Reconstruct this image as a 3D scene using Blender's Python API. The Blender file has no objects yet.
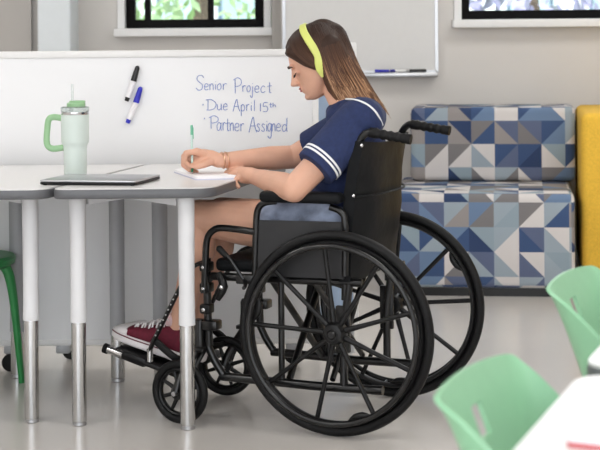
import bpy, bmesh, math, random
from mathutils import Vector, Matrix
from mathutils.bvhtree import BVHTree
random.seed(7)
PI = math.pi
C = bpy.context.scene.collection
FPX, CX, CY, H, ROLL = 1756.0, 300.0, 21.0, 1.23, math.radians(0.5)
V = Vector

def ray(px, py):
    dx, dy = (px-CX)/FPX, -(py-CY)/FPX
    c, s = math.cos(ROLL), math.sin(ROLL)
    return V((dx*c+dy*s, 1.0, -dx*s+dy*c))
def at(px, py, D):
    """world point at depth D (metres from the camera along +Y)"""
    return V((0, 0, H)) + ray(px, py)*D
def on_z(px, py, z):
    r = ray(px, py); return V((0, 0, H)) + r*((z-H)/r.z)

# ------------------------------------------------------------------ materials
def s2l(c):
    return tuple(((v/255)/12.92 if v/255 <= .04045 else ((v/255+.055)/1.055)**2.4) for v in c)
MATS = {}
def mat(name, rgb, rough=.5, metal=0, noise=0, nscale=30, bump=0, spec=.5, trans=0, sss=0, coat=0, emit=None, es=1, srgb=True, ior=1.45, stretch=None):
    if name in MATS: return MATS[name]
    m = bpy.data.materials.new(name); m.use_nodes = True
    nt = m.node_tree; b = nt.nodes['Principled BSDF']
    col = s2l(rgb) if srgb else rgb
    b.inputs['Base Color'].default_value = (*col, 1)
    b.inputs['Roughness'].default_value = rough
    b.inputs['Metallic'].default_value = metal
    b.inputs['Specular IOR Level'].default_value = spec
    b.inputs['Transmission Weight'].default_value = trans
    b.inputs['IOR'].default_value = ior
    b.inputs['Subsurface Weight'].default_value = sss
    if sss: b.inputs['Subsurface Radius'].default_value = (.02, .008, .004)
    b.inputs['Coat Weight'].default_value = coat
    if emit:
        b.inputs['Emission Color'].default_value = (*s2l(emit), 1); b.inputs['Emission Strength'].default_value = es
    tc = nt.nodes.new('ShaderNodeTexCoord'); mp = nt.nodes.new('ShaderNodeMapping')
    nt.links.new(tc.outputs['Object'], mp.inputs['Vector'])
    if stretch: mp.inputs['Scale'].default_value = stretch
    nz = nt.nodes.new('ShaderNodeTexNoise'); nz.inputs['Scale'].default_value = nscale; nz.inputs['Detail'].default_value = 4
    nt.links.new(mp.outputs['Vector'], nz.inputs['Vector'])
    if noise:
        rp = nt.nodes.new('ShaderNodeValToRGB')
        rp.color_ramp.elements[0].position = .3; rp.color_ramp.elements[1].position = .7
        rp.color_ramp.elements[0].color = (*[c*(1-noise) for c in col], 1)
        rp.color_ramp.elements[1].color = (*[min(1, c*(1+noise)) for c in col], 1)
        nt.links.new(nz.outputs['Fac'], rp.inputs['Fac']); nt.links.new(rp.outputs['Color'], b.inputs['Base Color'])
    if bump:
        bp = nt.nodes.new('ShaderNodeBump'); bp.inputs['Strength'].default_value = bump; bp.inputs['Distance'].default_value = .01
        nt.links.new(nz.outputs['Fac'], bp.inputs['Height']); nt.links.new(bp.outputs['Normal'], b.inputs['Normal'])
    MATS[name] = m
    return m

M = dict(
 wall=lambda: mat('wall_paint', (212, 208, 204), .8, noise=.015, nscale=4),
 darkwall=lambda: mat('grey_wall_paint', (178, 174, 170), .8, noise=.015, nscale=4),
 white=lambda: mat('white_trim', (232, 232, 232), .5, noise=.01),
 board=lambda: mat('whiteboard_surface', (230, 230, 231), .25, noise=.006, nscale=3),
 boardframe=lambda: mat('board_frame', (228, 227, 226), .4, noise=.01),
 black=lambda: mat('black_paint', (11, 11, 12), .3, noise=.1, coat=.15),
 rubber=lambda: mat('black_rubber', (14, 14, 15), .55, spec=.3, noise=.1, nscale=60, bump=.1),
 vinyl=lambda: mat('black_vinyl', (20, 21, 23), .5, noise=.1, nscale=9, bump=.5, spec=.14),
 plastic=lambda: mat('black_plastic', (15, 15, 16), .4, spec=.35, noise=.08),
 panelp=lambda: mat('charcoal_panel', (38, 38, 40), .55, noise=.08, nscale=40),
 chrome=lambda: mat('chrome', (200, 200, 200), .16, metal=1, noise=.04, nscale=50),
 alu=lambda: mat('aluminium', (190, 191, 194), .35, metal=1, noise=.04),
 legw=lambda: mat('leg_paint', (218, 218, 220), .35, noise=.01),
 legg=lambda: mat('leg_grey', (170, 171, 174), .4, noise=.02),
 desktop=lambda: mat('desk_laminate', (214, 212, 211), .3, noise=.02, nscale=60),
 deskedge=lambda: mat('desk_edge', (92, 93, 96), .3, noise=.05),
 skin=lambda: mat('skin', (212, 164, 140), .5, noise=.04, nscale=25, sss=.08),
 navy=lambda: mat('navy_cotton', (34, 46, 84), .85, noise=.12, nscale=90, bump=.15),
 cloth=lambda: mat('white_cotton', (232, 232, 234), .8, noise=.02),
 denim=lambda: mat('acid_denim', (138, 148, 170), .85, noise=.55, nscale=14, bump=.4),
 maroon=lambda: mat('maroon_canvas', (98, 22, 42), .8, noise=.15, nscale=80, bump=.1),
 rubw=lambda: mat('white_rubber', (228, 224, 224), .5, noise=.02),
 lime=lambda: mat('lime_plastic', (208, 214, 116), .4, noise=.03),
 gold=lambda: mat('rose_gold', (222, 180, 150), .35, metal=1, noise=.05),
 green=lambda: mat('mint_plastic', (136, 186, 148), .38, noise=.02),
 dgreen=lambda: mat('green_plastic', (40, 128, 66), .4, noise=.04),
 tumbler=lambda: mat('pale_mint_enamel', (206, 217, 211), .35, noise=.01),
 handle=lambda: mat('sage_plastic', (146, 186, 142), .4, noise=.02),
 yellow=lambda: mat('mustard_fabric', (226, 180, 62), .85, noise=.08, nscale=120, bump=.15),
 paper=lambda: mat('paper', (238, 236, 238), .7, noise=.01),
 red=lambda: mat('red_cover', (196, 96, 100), .6, noise=.05),
 blueink=lambda: mat('blue_ink', (132, 150, 204), .6, noise=.1, nscale=200),
 bluecap=lambda: mat('blue_cap', (48, 50, 180), .4, noise=.05),
 floor=lambda: mat('floor_epoxy', (200, 195, 190), .2, noise=.03, nscale=1.2, spec=.5),
 ceil=lambda: mat('ceiling_paint', (235, 235, 235), .9, noise=.01),
 paleblue=lambda: mat('pale_blue_panel', (168, 188, 214), .4, noise=.03),
 glass=lambda: mat('window_glass', (255, 255, 255), .02, trans=1, noise=0, ior=1.05),
)
def mm(k): return M[k]()

# ------------------------------------------------------------------ mesh builder
class MB:
    def __init__(s): s.bm = bmesh.new()
    def add(s, verts, faces):
        vs = [s.bm.verts.new(v) for v in verts]
        for f in faces:
            try: s.bm.faces.new([vs[i] for i in f])
            except ValueError: pass
        return s
    def box(s, c, size, rot=None, bev=0, seg=2):
        c = V(c); hx, hy, hz = [k/2 for k in size]
        R = rot if rot else Matrix.Identity(3)
        b = bmesh.new(); bmesh.ops.create_cube(b, size=1)
        for v in b.verts: v.co = V((v.co.x*size[0], v.co.y*size[1], v.co.z*size[2]))
        if bev: bmesh.ops.bevel(b, geom=b.edges[:], offset=bev, segments=seg, profile=.5, affect='EDGES')
        for v in b.verts: v.co = R @ v.co + c
        s.merge(b); return s
    def merge(s, b):
        me = bpy.data.meshes.new('tmp'); b.to_mesh(me); b.free(); s.bm.from_mesh(me); bpy.data.meshes.remove(me)
    def prism(s, poly, z0, z1, bev=0):
        """vertical prism from xy polygon"""
        b = bmesh.new()
        lo = [b.verts.new((p[0], p[1], z0)) for p in poly]; hi = [b.verts.new((p[0], p[1], z1)) for p in poly]
        n = len(poly)
        b.faces.new(lo[::-1]); b.faces.new(hi)
        for i in range(n): b.faces.new((lo[i], lo[(i+1) % n], hi[(i+1) % n], hi[i]))
        bmesh.ops.recalc_face_normals(b, faces=b.faces[:])
        if bev:
            es = [e for e in b.edges if abs(e.verts[0].co.z-e.verts[1].co.z) < 1e-6]
            bmesh.ops.bevel(b, geom=es, offset=bev, segments=2, profile=.5, affect='EDGES')
        s.merge(b); return s
    def slab(s, pts, nrm, t):
        """polygon in any plane, thickness t centred"""
        n = V(nrm).normalized()*t/2; k = len(pts)
        a = [V(p)-n for p in pts]; b = [V(p)+n for p in pts]
        f = [tuple(range(k))[::-1], tuple(range(k, 2*k))]+[(i, (i+1) % k, k+(i+1) % k, k+i) for i in range(k)]
        return s.add(a+b, f)
    def tube(s, pts, r, seg=10, closed=False, flat=None, smooth=0):
        pts = [V(p) for p in pts]
        if smooth: 
            rs0 = r if isinstance(r, (list, tuple)) else [r]*len(pts)
            pts, r = crom(pts, rs0, smooth, closed)
        n = len(pts); rs = r if isinstance(r, (list, tuple)) else [r]*n
        rings = []; prev = None
        for i, p in enumerate(pts):
            if closed: t = (pts[(i+1) % n]-pts[i-1])
            else: t = pts[min(i+1, n-1)]-pts[max(i-1, 0)]
            t = t.normalized() if t.length > 1e-9 else V((0, 0, 1))
            if prev is None:
                up = V((0, 0, 1)) if abs(t.z) < .9 else V((0, 1, 0))
                u = t.cross(up).normalized()
            else:
                u = (prev-t*prev.dot(t))
                u = u.normalized() if u.length > 1e-6 else t.orthogonal().normalized()
            prev = u; w = t.cross(u)
            fy = 1 if flat is None else flat
            rings.append([s.bm.verts.new(p+(u*math.cos(2*PI*k/seg)+w*math.sin(2*PI*k/seg)*fy)*rs[i]) for k in range(seg)])
        m = n if closed else n-1
        for i in range(m):
            A, B = rings[i], rings[(i+1) % n]
            for k in range(seg): s.bm.faces.new((A[k], A[(k+1) % seg], B[(k+1) % seg], B[k]))
        if not closed:
            s.bm.faces.new(rings[0][::-1]); s.bm.faces.new(rings[-1])
        return s
    def ring(s, c, axis, R, r, seg=64, cs=10, sy=1):
        axis = V(axis).normalized(); u = axis.orthogonal().normalized(); w = axis.cross(u)
        rows = []
        for i in range(seg):
            a = 2*PI*i/seg; d = u*math.cos(a)+w*math.sin(a)
            rows.append([s.bm.verts.new(V(c)+d*(R+r*math.cos(2*PI*k/cs))+axis*r*sy*math.sin(2*PI*k/cs)) for k in range(cs)])
        for i in range(seg):
            A, B = rows[i], rows[(i+1) % seg]
            for k in range(cs): s.bm.faces.new((A[k], A[(k+1) % cs], B[(k+1) % cs], B[k]))
        return s
    def lathe(s, prof, c=(0, 0, 0), axis=(0, 0, 1), seg=40):
        axis = V(axis).normalized(); u = axis.orthogonal().normalized(); w = axis.cross(u); rows = []
        for r, h in prof:
            rows.append([s.bm.verts.new(V(c)+axis*h+(u*math.cos(2*PI*k/seg)+w*math.sin(2*PI*k/seg))*max(r, 1e-4)) for k in range(seg)])
        for A, B in zip(rows, rows[1:]):
            for k in range(seg): s.bm.faces.new((A[k], A[(k+1) % seg], B[(k+1) % seg], B[k]))
        s.bm.faces.new(rows[0][::-1]); s.bm.faces.new(rows[-1]); return s
    def ell(s, c, r, rot=None, u=24, v=16):
        b = bmesh.new(); bmesh.ops.create_uvsphere(b, u_segments=u, v_segments=v, radius=1)
        r = (r, r, r) if not isinstance(r, (list, tuple)) else r
        R = rot if rot else Matrix.Identity(3)
        for k in b.verts: k.co = R @ V((k.co.x*r[0], k.co.y*r[1], k.co.z*r[2])) + V(c)
        s.merge(b); return s
    def caps(s, p0, r0, p1, r1, n=7, seg=20):
        """tapered capsule"""
        p0, p1 = V(p0), V(p1); d = p1-p0; L = max(d.length, 1e-6); t = d/L
        prof = []
        for i in range(n+1):
            a = -PI/2+PI/2*i/n; prof.append((r0*math.cos(a), r0*math.sin(a)))
        for i in range(n+1):
            a = PI/2*i/n; prof.append((r1*math.cos(a), L+r1*math.sin(a)))
        return s.lathe(prof, p0, t, seg)
    def chain(s, pts):
        for (p, r), (q, k) in zip(pts, pts[1:]): s.caps(p, r, q, k)
        return s
    def loft(s, secs):
        rows = [[s.bm.verts.new(v) for v in sec] for sec in secs]; n = len(rows[0])
        for A, B in zip(rows, rows[1:]):
            for k in range(n): s.bm.faces.new((A[k], A[(k+1) % n], B[(k+1) % n], B[k]))
        s.bm.faces.new(rows[0][::-1]); s.bm.faces.new(rows[-1]); return s
    def xf(s, Mx):
        s.bm.transform(Mx); return s
    def build(s, name, m, parent=None, smooth=True, world=False):
        bmesh.ops.recalc_face_normals(s.bm, faces=s.bm.faces[:])
        me = bpy.data.meshes.new(name); s.bm.to_mesh(me); s.bm.free()
        if isinstance(m, str): m = mm(m)
        me.materials.append(m)
        if smooth:
            for p in me.polygons: p.use_smooth = True
            me.set_sharp_from_angle(angle=math.radians(38))
        o = bpy.data.objects.new(name, me); C.objects.link(o)
        if parent is not None:
            o.parent = parent
            if world:
                o.matrix_parent_inverse = wmat(parent).inverted()
        return o

def wmat(o):
    m = Matrix.LocRotScale(o.location, o.rotation_euler, o.scale)
    return (wmat(o.parent) @ o.matrix_parent_inverse @ m) if o.parent else m

def crom(pts, rs, k, closed=False):
    out, ro = [], []; n = len(pts)
    rng = n if closed else n-1
    for i in range(rng):
        g = (lambda j: pts[j % n]) if closed else (lambda j: pts[max(0, min(n-1, j))])
        h = (lambda j: rs[j % n]) if closed else (lambda j: rs[max(0, min(n-1, j))])
        p0, p1, p2, p3 = g(i-1), g(i), g(i+1), g(i+2)
        for j in range(k):
            t = j/k; t2, t3 = t*t, t*t*t
            out.append(.5*((2*p1)+(-p0+p2)*t+(2*p0-5*p1+4*p2-p3)*t2+(-p0+3*p1-3*p2+p3)*t3))
            ro.append(h(i)*(1-t)+h(i+1)*t)
    if not closed: out.append(pts[-1]); ro.append(rs[-1])
    return out, ro

def remesh(o, vox, iters=6, fac=.5):
    m = o.modifiers.new('r', 'REMESH'); m.mode = 'VOXEL'; m.voxel_size = vox; m.use_smooth_shade = True
    if iters:
        k = o.modifiers.new('s', 'SMOOTH'); k.factor = fac; k.iterations = iters
    bpy.context.view_layer.update()
    ev = o.evaluated_get(bpy.context.evaluated_depsgraph_get())
    me = bpy.data.meshes.new_from_object(ev); o.modifiers.clear()
    me.name = o.name; o.data = me
    for p in me.polygons: p.use_smooth = True
    return o

def thing(name, label, cat, loc=(0, 0, 0), rotz=0, group=None):
    o = bpy.data.objects.new(name, None); C.objects.link(o); o.empty_display_size = .1
    o.location = loc; o.rotation_euler = (0, 0, rotz)
    return tag(o, label, cat, group)
def tag(o, label, cat, group=None, kind=None):
    o['label'] = label; o['category'] = cat
    if group: o['group'] = group
    if kind: o['kind'] = kind
    return o
def struct(o, label=None):
    o['kind'] = 'structure'
    if label: o['label'] = label
    return o
def dup(root, loc, rotz, label, group=None):
    r = root.copy(); C.objects.link(r); r.location = loc; r.rotation_euler = (0, 0, rotz); r['label'] = label
    def rec(src, dst):
        for ch in [c for c in src.children]:
            c = ch.copy(); C.objects.link(c); c.parent = dst; c.matrix_parent_inverse = ch.matrix_parent_inverse.copy()
            rec(ch, c)
    rec(root, r)
    return r

def rounded(poly, rad, n=6):
    out = []
    k = len(poly)
    for i in range(k):
        p0, p, p1 = V(poly[i-1]), V(poly[i]), V(poly[(i+1) % k])
        a, b = (p0-p).normalized(), (p1-p).normalized()
        r = rad[i] if isinstance(rad, (list, tuple)) else rad
        if r <= 0: out.append(p); continue
        s, e = p+a*r, p+b*r
        for j in range(n+1):
            t = j/n; out.append((1-t)**2*s+2*t*(1-t)*p+t*t*e)
    return out

# ------------------------------------------------------------------ room
WB = 9.0      # back wall (window recess)
WR = 8.75     # forward face of the thicker wall stretches
X0, X1, YB = -4.2, 3.6, -1.5
def wx(px, D): return (px-CX)/FPX*D
o = MB().box(((X0+X1)/2, (YB+WB)/2+.1, -.05), (X1-X0+.4, WB-YB+.5, .1)).build('floor', 'floor', smooth=False); struct(o, 'pale grey glossy floor')
o = MB().box(((X0+X1)/2, (YB+WB)/2+.1, 3.05), (X1-X0+.4, WB-YB+.5, .1)).build('ceiling', 'ceil', smooth=False); struct(o)
o = MB().box((X0-.1, (YB+WB)/2, 1.5), (.2, WB-YB, 3)).build('wall_left', 'wall', smooth=False); struct(o)
o = MB().box((X1+.1, (YB+WB)/2, 1.5), (.2, WB-YB, 3)).build('wall_right', 'wall', smooth=False); struct(o)

def window(n, x0, x1, D, z0, z1, mulls):
    """opening x0..x1, z0..z1 ; frame + glass + sill"""
    y = D+.10
    root = bpy.data.objects.new('window_%d' % n, None); C.objects.link(root); root['kind'] = 'structure'; root.location = ((x0+x1)/2, y, z0)
    f = MB(); t = .045
    f.box(((x0+x1)/2, y, z0+t/2), (x1-x0, .06, t)); f.box(((x0+x1)/2, y, z1-t/2), (x1-x0, .06, t))
    f.box((x0+t/2, y, (z0+z1)/2), (t, .06, z1-z0-2*t)); f.box((x1-t/2, y, (z0+z1)/2), (t, .06, z1-z0-2*t))
    for mx in mulls: f.box((mx, y, (z0+z1)/2), (.03, .05, z1-z0-2*t))
    f.build('window_frame', mat('window_black', (16, 15, 16), .7, spec=.15, noise=.05), root, False, True)
    MB().box(((x0+x1)/2, y+.012, (z0+z1)/2), (x1-x0-2*t, .004, z1-z0-2*t)).build('pane', 'glass', root, False, True)
    MB().box(((x0+x1)/2+0, D-.01, z0-.02), (x1-x0+.1, .16, .04), bev=.004).build('window_sill', 'white', root, True, True)
    MB().box((x0-.02, D+.05, (z0+z1)/2), (.036, .12, z1-z0)).box((x1+.02, D+.05, (z0+z1)/2), (.036, .12, z1-z0)).build('window_reveal', 'white', root, False, True)

def wall_with_hole(name, x0, x1, D, th, hx0, hx1, hz0, hz1, m):
    b = MB()
    yc = D+th/2
    b.box(((x0+x1)/2, yc, hz0/2), (x1-x0, th, hz0)); b.box(((x0+x1)/2, yc, (hz1+3)/2), (x1-x0, th, 3-hz1))
    if hx0 > x0: b.box(((x0+hx0)/2, yc, (hz0+hz1)/2), (hx0-x0, th, hz1-hz0))
    if hx1 < x1: b.box(((x1+hx1)/2, yc, (hz0+hz1)/2), (x1-hx1, th, hz1-hz0))
    return struct(b.build(name, m, smooth=False))
# left stretch: dark grey wall, pale pilaster, recess with window, forward wall with board and second window
xa, xb, xc, xd = wx(31, WR), wx(39, WR), wx(72, WR), wx(281, WR)
struct(MB().box(((X0+xa)/2, WR+.2, 1.5), (xa-X0, .4, 3)).build('wall_back', 'darkwall', smooth=False))
struct(MB().box(((xa+xb)/2, WR+.215, 1.5), (xb-xa, .37, 3)).build('trim_1', 'darkwall', smooth=False))
struct(MB().box(((xb+xc)/2, WR+.17, 1.5), (xc-xb, .46, 3), bev=.01).build('trim_2', mat('pale_pilaster', (222, 228, 232), .6, noise=.01), smooth=False))
w1x0, w1x1 = wx(127, WB+.1), wx(264, WB+.1)
zs1 = at(190, 28, WB+.1).z
wall_with_hole('wall_back.001', xc, xd, WB, .3, w1x0-.04, w1x1+.04, zs1-.04, 2.5, 'wall')
window(1, w1x0, w1x1, WB, zs1, 2.5, [wx(148, WB+.1), wx(211, WB+.1)])
w2x0, w2x1 = wx(460, WR+.1), 3.0
zs2 = at(530, 19, WR+.1).z
wall_with_hole('wall_back.002', xd, X1, WR, .3, w2x0-.04, w2x1+.04, zs2-.04, 2.5, 'wall')
window(2, w2x0, w2x1, WR, zs2, 2.5, [w2x0+.9, w2x0+1.5])
# thin darker grey strip beside the recess
struct(MB().box((wx(276.5, WR), WB-.06, 1.5), (.05, .12, 3)).build('trim_3', 'darkwall', smooth=False))
struct(MB().box(((xd+X1)/2, WR-.008, .05), (X1-xd, .016, .1)).build('baseboard_back', 'white', smooth=False))

# wall board
r = thing('wall_whiteboard', 'large wall-mounted whiteboard with metal pen tray, behind the seated student', 'whiteboard', (wx(358, WR), WR, 1.0))
bx0, bx1 = wx(284, WR), wx(436, WR); bz0 = at(400, 72, WR).z
MB().box(((bx0+bx1)/2, WR-.012, (bz0+2.3)/2), (bx1-bx0, .02, 2.3-bz0)).build('board_surface', mat('wall_board', (212, 211, 210), .3, noise=.01), r, False, True)
f = MB()
for x in (bx0, bx1): f.box((x, WR-.014, (bz0+2.3)/2), (.016, .026, 2.3-bz0))
f.box(((bx0+bx1)/2, WR-.014, 2.3), (bx1-bx0, .026, .016)); f.box(((bx0+bx1)/2, WR-.014, bz0), (bx1-bx0, .026, .016))
f.build('board_frame', 'alu', r, False, True)
MB().box(((wx(335, WR)+bx1)/2, WR-.05, bz0-.012), (bx1-wx(335, WR), .09, .022), bev=.006).build('pen_tray', 'alu', r, True, True)
for px, cm, nm in ((384, 'bluecap', 'blue pen lying on the wall board tray'), (398, 'boardframe', 'pale grey pen lying on the wall board tray, between the darker ones'), (415, 'black', 'black pen lying on the right end of the wall board tray')):
    x = wx(px, WR)
    o = MB().tube([(x-.05, WR-.06, bz0+.008), (x-.045, WR-.06, bz0+.008), (x+.05, WR-.06, bz0+.008)], .007, 8).build('marker_pen', cm)
    tag(o, nm, 'marker', 'pens on the wall tray')

# ceiling panels with lamps, added out of view as soft room light
for i, (x, y) in enumerate([(-2.2, .8), (1.6, .8), (-2.2, 3.6), (1.6, 3.6), (-2.2, 6.6), (1.6, 6.6)]):
    t = thing('added_ceiling_light', 'square white ceiling light panel, unseen, added to light the room', 'ceiling light', (x, y, 2.98), 0, 'added ceiling panels')
    MB().box((0, 0, 0), (1.2, 1.2, .03)).build('frame', 'white', t, False)
    MB().box((0, 0, -.018), (1.1, 1.1, .006)).build('diffuser', mat('diffuser', (255, 255, 255), .5, emit=(255, 252, 245), es=2.2), t, False)
    l = bpy.data.lights.new('added_panel_lamp', 'AREA'); l.size = 1.1; l.energy = 13 if y > 2 else 8; l.color = (1, .99, .98)
    lo = bpy.data.objects.new('added_panel_lamp', l); C.objects.link(lo); lo.location = (x, y, 2.94)

# ------------------------------------------------------------------ outside
struct(MB().box((0, 35, -.25), (120, 51, .1)).build('ground', mat('lawn', (150, 170, 120), .9, noise=.3, nscale=2), smooth=False))
def tree(x, y, h, rr, label, colr, leaves=520):
    t = thing('tree', label, 'tree', (x, y, -.2), 0, 'trees outside the windows')
    MB().tube([(0, 0, 0), (.05, 0, h*.4), (-.05, .05, h*.75), (0, 0, h*.95)], [.14, .11, .08, .03], 8, smooth=4).build('trunk', mat('bark', (96, 84, 74), .9, noise=.3), t)
    b = MB()
    for k in range(leaves):
        a, e, q = random.uniform(0, 2*PI), random.uniform(-1, 1), random.uniform(.45, 1)**.5*rr
        s_ = math.sqrt(1-e*e); c = V((math.cos(a)*s_*q, math.sin(a)*s_*q, h*.62+e*q*.9))
        u = V((random.gauss(0, 1), random.gauss(0, 1), random.gauss(0, 1))).normalized(); w = u.orthogonal().normalized(); z = random.uniform(.05, .12)
        b.add([c-u*z, c+w*z*.5, c+u*z, c-w*z*.5], [(0, 1, 2, 3)])
    b.build('foliage', colr, t, False)
lg = mat('leaf_green', (150, 176, 130), .7, noise=.3, nscale=3); lv = mat('leaf_lilac', (158, 156, 184), .7, noise=.4, nscale=3)
tree(-2.0, 15.5, 2.9, 1.1, 'leafy green tree outside the left window, nearest the glass', lg)
tree(-1.1, 19, 3.2, 1.2, 'leafy green tree further back outside the left window', lg)
tree(1.9, 14.5, 2.5, .62, 'lilac-leaved shrub tree outside the right window', lv, 230)
def house(x0, x1, y, h, label, cm, wins):
    t = thing('building', label, 'building', ((x0+x1)/2, y, -.2))
    MB().box((0, 3, h/2), (x1-x0, 6, h)).build('wall', cm, t, False)
    MB().box((0, 2.9, h+.1), (x1-x0+.4, 6.4, .2)).build('roof', mat('roof_grey', (120, 125, 132), .8, noise=.1), t, False)
    for (a, b_, z0, z1) in wins:
        f = MB().box(((a+b_)/2-(x0+x1)/2, -.02, (z0+z1)/2), (b_-a, .08, z1-z0)).build('window', mat('ext_frame', (90, 110, 130), .5, noise=.1), t, False)
        MB().box(((a+b_)/2-(x0+x1)/2, -.07, (z0+z1)/2), (b_-a-.15, .03, z1-z0-.15)).build('pane', mat('ext_pane', (160, 178, 188), .2, noise=.3, nscale=.7), f, False)
house(-6.5, -.2, 30, 4.2, 'low pale building with blue-grey windows beyond the left window', mat('ext_render', (205, 212, 214), .8, noise=.1, nscale=1),
      [(-5.6+i*1.05, -4.9+i*1.05, .9, 2.9) for i in range(5)])
house(1.8, 9.5, 34, 4.4, 'white building with turquoise windows beyond the right window', mat('ext_white', (240, 242, 242), .8, noise=.04, nscale=1),
      [(4.0, 4.9, 1.3, 2.4), (5.6, 6.2, 1.3, 2.4)])

# ------------------------------------------------------------------ sofa pattern
def pattern():
    m = bpy.data.materials.new('triangle_patchwork'); m.use_nodes = True; nt = m.node_tree; N = nt.nodes; Lk = nt.links
    b = N['Principled BSDF']; b.inputs['Roughness'].default_value = .9
    uv = N.new('ShaderNodeUVMap'); sc = N.new('ShaderNodeVectorMath'); sc.operation = 'SCALE'; sc.inputs['Scale'].default_value = 1/.110
    Lk.new(uv.outputs[0], sc.inputs[0])
    fl = N.new('ShaderNodeVectorMath'); fl.operation = 'FLOOR'; Lk.new(sc.outputs[0], fl.inputs[0])
    fr = N.new('ShaderNodeVectorMath'); fr.operation = 'FRACTION'; Lk.new(sc.outputs[0], fr.inputs[0])
    # direction of the diagonal: checker parity, so triangles meet in diamonds
    sx = N.new('ShaderNodeSeparateXYZ'); Lk.new(fl.outputs[0], sx.inputs[0])
    fx = N.new('ShaderNodeSeparateXYZ'); Lk.new(fr.outputs[0], fx.inputs[0])
    def math_(op, a, b_=None, c=None):
        n = N.new('ShaderNodeMath'); n.operation = op
        for i, q in enumerate((a, b_, c)):
            if q is None: continue
            if isinstance(q, (int, float)): n.inputs[i].default_value = q
            else: Lk.new(q, n.inputs[i])
        return n.outputs[0]
    wn = N.new('ShaderNodeTexWhiteNoise'); wn.noise_dimensions = '2D'; Lk.new(fl.outputs[0], wn.inputs['Vector'])
    flip = math_('GREATER_THAN', wn.outputs['Value'], .5)
    inv = math_('SUBTRACT', 1, fx.outputs['X'])
    xx = math_('ADD', math_('MULTIPLY', flip, inv), math_('MULTIPLY', math_('SUBTRACT', 1, flip), fx.outputs['X']))
    half = math_('GREATER_THAN', xx, fx.outputs['Y'])
    # merge neighbouring triangles into parallelograms: the lower half keys on the cell, upper half on the cell to one side
    dx = math_('SUBTRACT', math_('MULTIPLY', flip, 2), 1)
    kx = math_('ADD', sx.outputs['X'], math_('MULTIPLY', half, 0.37))
    ky = math_('ADD', sx.outputs['Y'], math_('MULTIPLY', half, 0.71))
    cmb = N.new('ShaderNodeCombineXYZ'); Lk.new(kx, cmb.inputs[0]); Lk.new(ky, cmb.inputs[1])
    w2 = N.new('ShaderNodeTexWhiteNoise'); w2.noise_dimensions = '2D'; Lk.new(cmb.outputs[0], w2.inputs['Vector'])
    rp = N.new('ShaderNodeValToRGB'); rp.color_ramp.interpolation = 'CONSTANT'
    cols = [(208, 203, 201), (58, 80, 118), (150, 162, 172), (120, 117, 118), (104, 126, 156), (208, 203, 201), (44, 62, 98), (140, 156, 166), (146, 140, 138), (90, 100, 128)]
    e = rp.color_ramp.elements
    e[0].position = 0; e[0].color = (*s2l(cols[0]), 1); e[1].position = .1; e[1].color = (*s2l(cols[1]), 1)
    for i, c in enumerate(cols[2:], 2):
        q = e.new(i/10); q.color = (*s2l(c), 1)
    Lk.new(w2.outputs['Value'], rp.inputs['Fac']); Lk.new(rp.outputs['Color'], b.inputs['Base Color'])
    return m
PAT = pattern()
def uvbox(o):
    me = o.data; uv = me.uv_layers.new(name='UVMap')
    for p in me.polygons:
        n = p.normal; ax = max(range(3), key=lambda i: abs(n[i]))
        for li in p.loop_indices:
            v = me.vertices[me.loops[li].vertex_index].co
            uv.data[li].uv = {0: (v.y+3.03, v.z+2), 1: (v.x+5.01, v.z+2), 2: (v.x+5.01, v.y+7.02)}[ax]
SY = math.radians(-7)
p0 = on_z(573, 298, 0)         # front right foot of sofa
sofa = thing('sofa', 'armless sofa in blue, grey and white triangle patchwork fabric by the wall', 'sofa', (p0.x-.5, p0.y+.06, 0), SY)
# local: x right, y back; right end at x=.5
Wd = .5-( -.32); 
def cush(name, x0, x1, y0, y1, z0, z1, bev=.03):
    o = MB().box(((x0+x1)/2, (y0+y1)/2, (z0+z1)/2), (x1-x0, y1-y0, z1-z0), bev=bev, seg=3).build(name, PAT, sofa); uvbox(o); return o
cush('seat_cushion', -.30, .515, 0, .84, .037, .46)
cush('backrest', -.24, .54, .54, .86, .462, .815)
MB().box((.1, .43, .018), (.78, .8, .036)).build('plinth', 'black', sofa, False)
# yellow armchair block
ax_ = at(574, 200, 7.72)
yc = thing('upholstered_bench', 'mustard yellow upholstered seat block beside the patchwork sofa', 'sofa', (ax_.x+.53, 7.72, 0), SY)
MB().box((.0, .42, .445), (.98, .8, .73), bev=.035, seg=4).build('cushion', 'yellow', yc)
MB().box((.0, .42, .04), (.96, .78, .08)).build('plinth', 'black', yc, False)

# ------------------------------------------------------------------ partition whiteboards
PD = 6.2
pr = thing('rolling_partition', 'white rolling whiteboard partition with handwritten blue notes, behind the desks', 'partition', (-.9, PD+.02, 0))
px0, px1 = -1.75, wx(317, PD)
ztop = at(150, 51, PD).z; zbot = .095
MB().box(((px0+px1)/2, PD+.018, (ztop+zbot)/2), (px1-px0-.03, .03, ztop-zbot-.02)).build('board_surface', 'board', pr, False, True)
f = MB()
f.box(((px0+px1)/2, PD+.018, ztop-.01), (px1-px0, .05, .024), bev=.004)
f.box(((px0+px1)/2, PD+.018, zbot+.006), (px1-px0, .044, .02), bev=.004)
for x in (px0, px1-.008): f.box((x, PD+.018, (ztop+zbot)/2), (.022, .039, ztop-zbot-.002), bev=.004)
f.build('frame', 'boardframe', pr, True, True)
for px, dy in ((-58, 0), (8, 0), (60, .22), (290, .1)):
    x = wx(px, PD)
    c = MB().lathe([(.012, -.014), (.03, -.012), (.033, 0), (.03, .012), (.012, .014)], (x, PD+dy, .033), (.25, 1, 0), 24).build('caster', 'rubber', pr, True, True)
    MB().box((x, PD+dy*.5+.02, .078), (.05, .05+dy, .03), bev=.006).build('caster_mount', 'legg', c, True, True)
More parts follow.
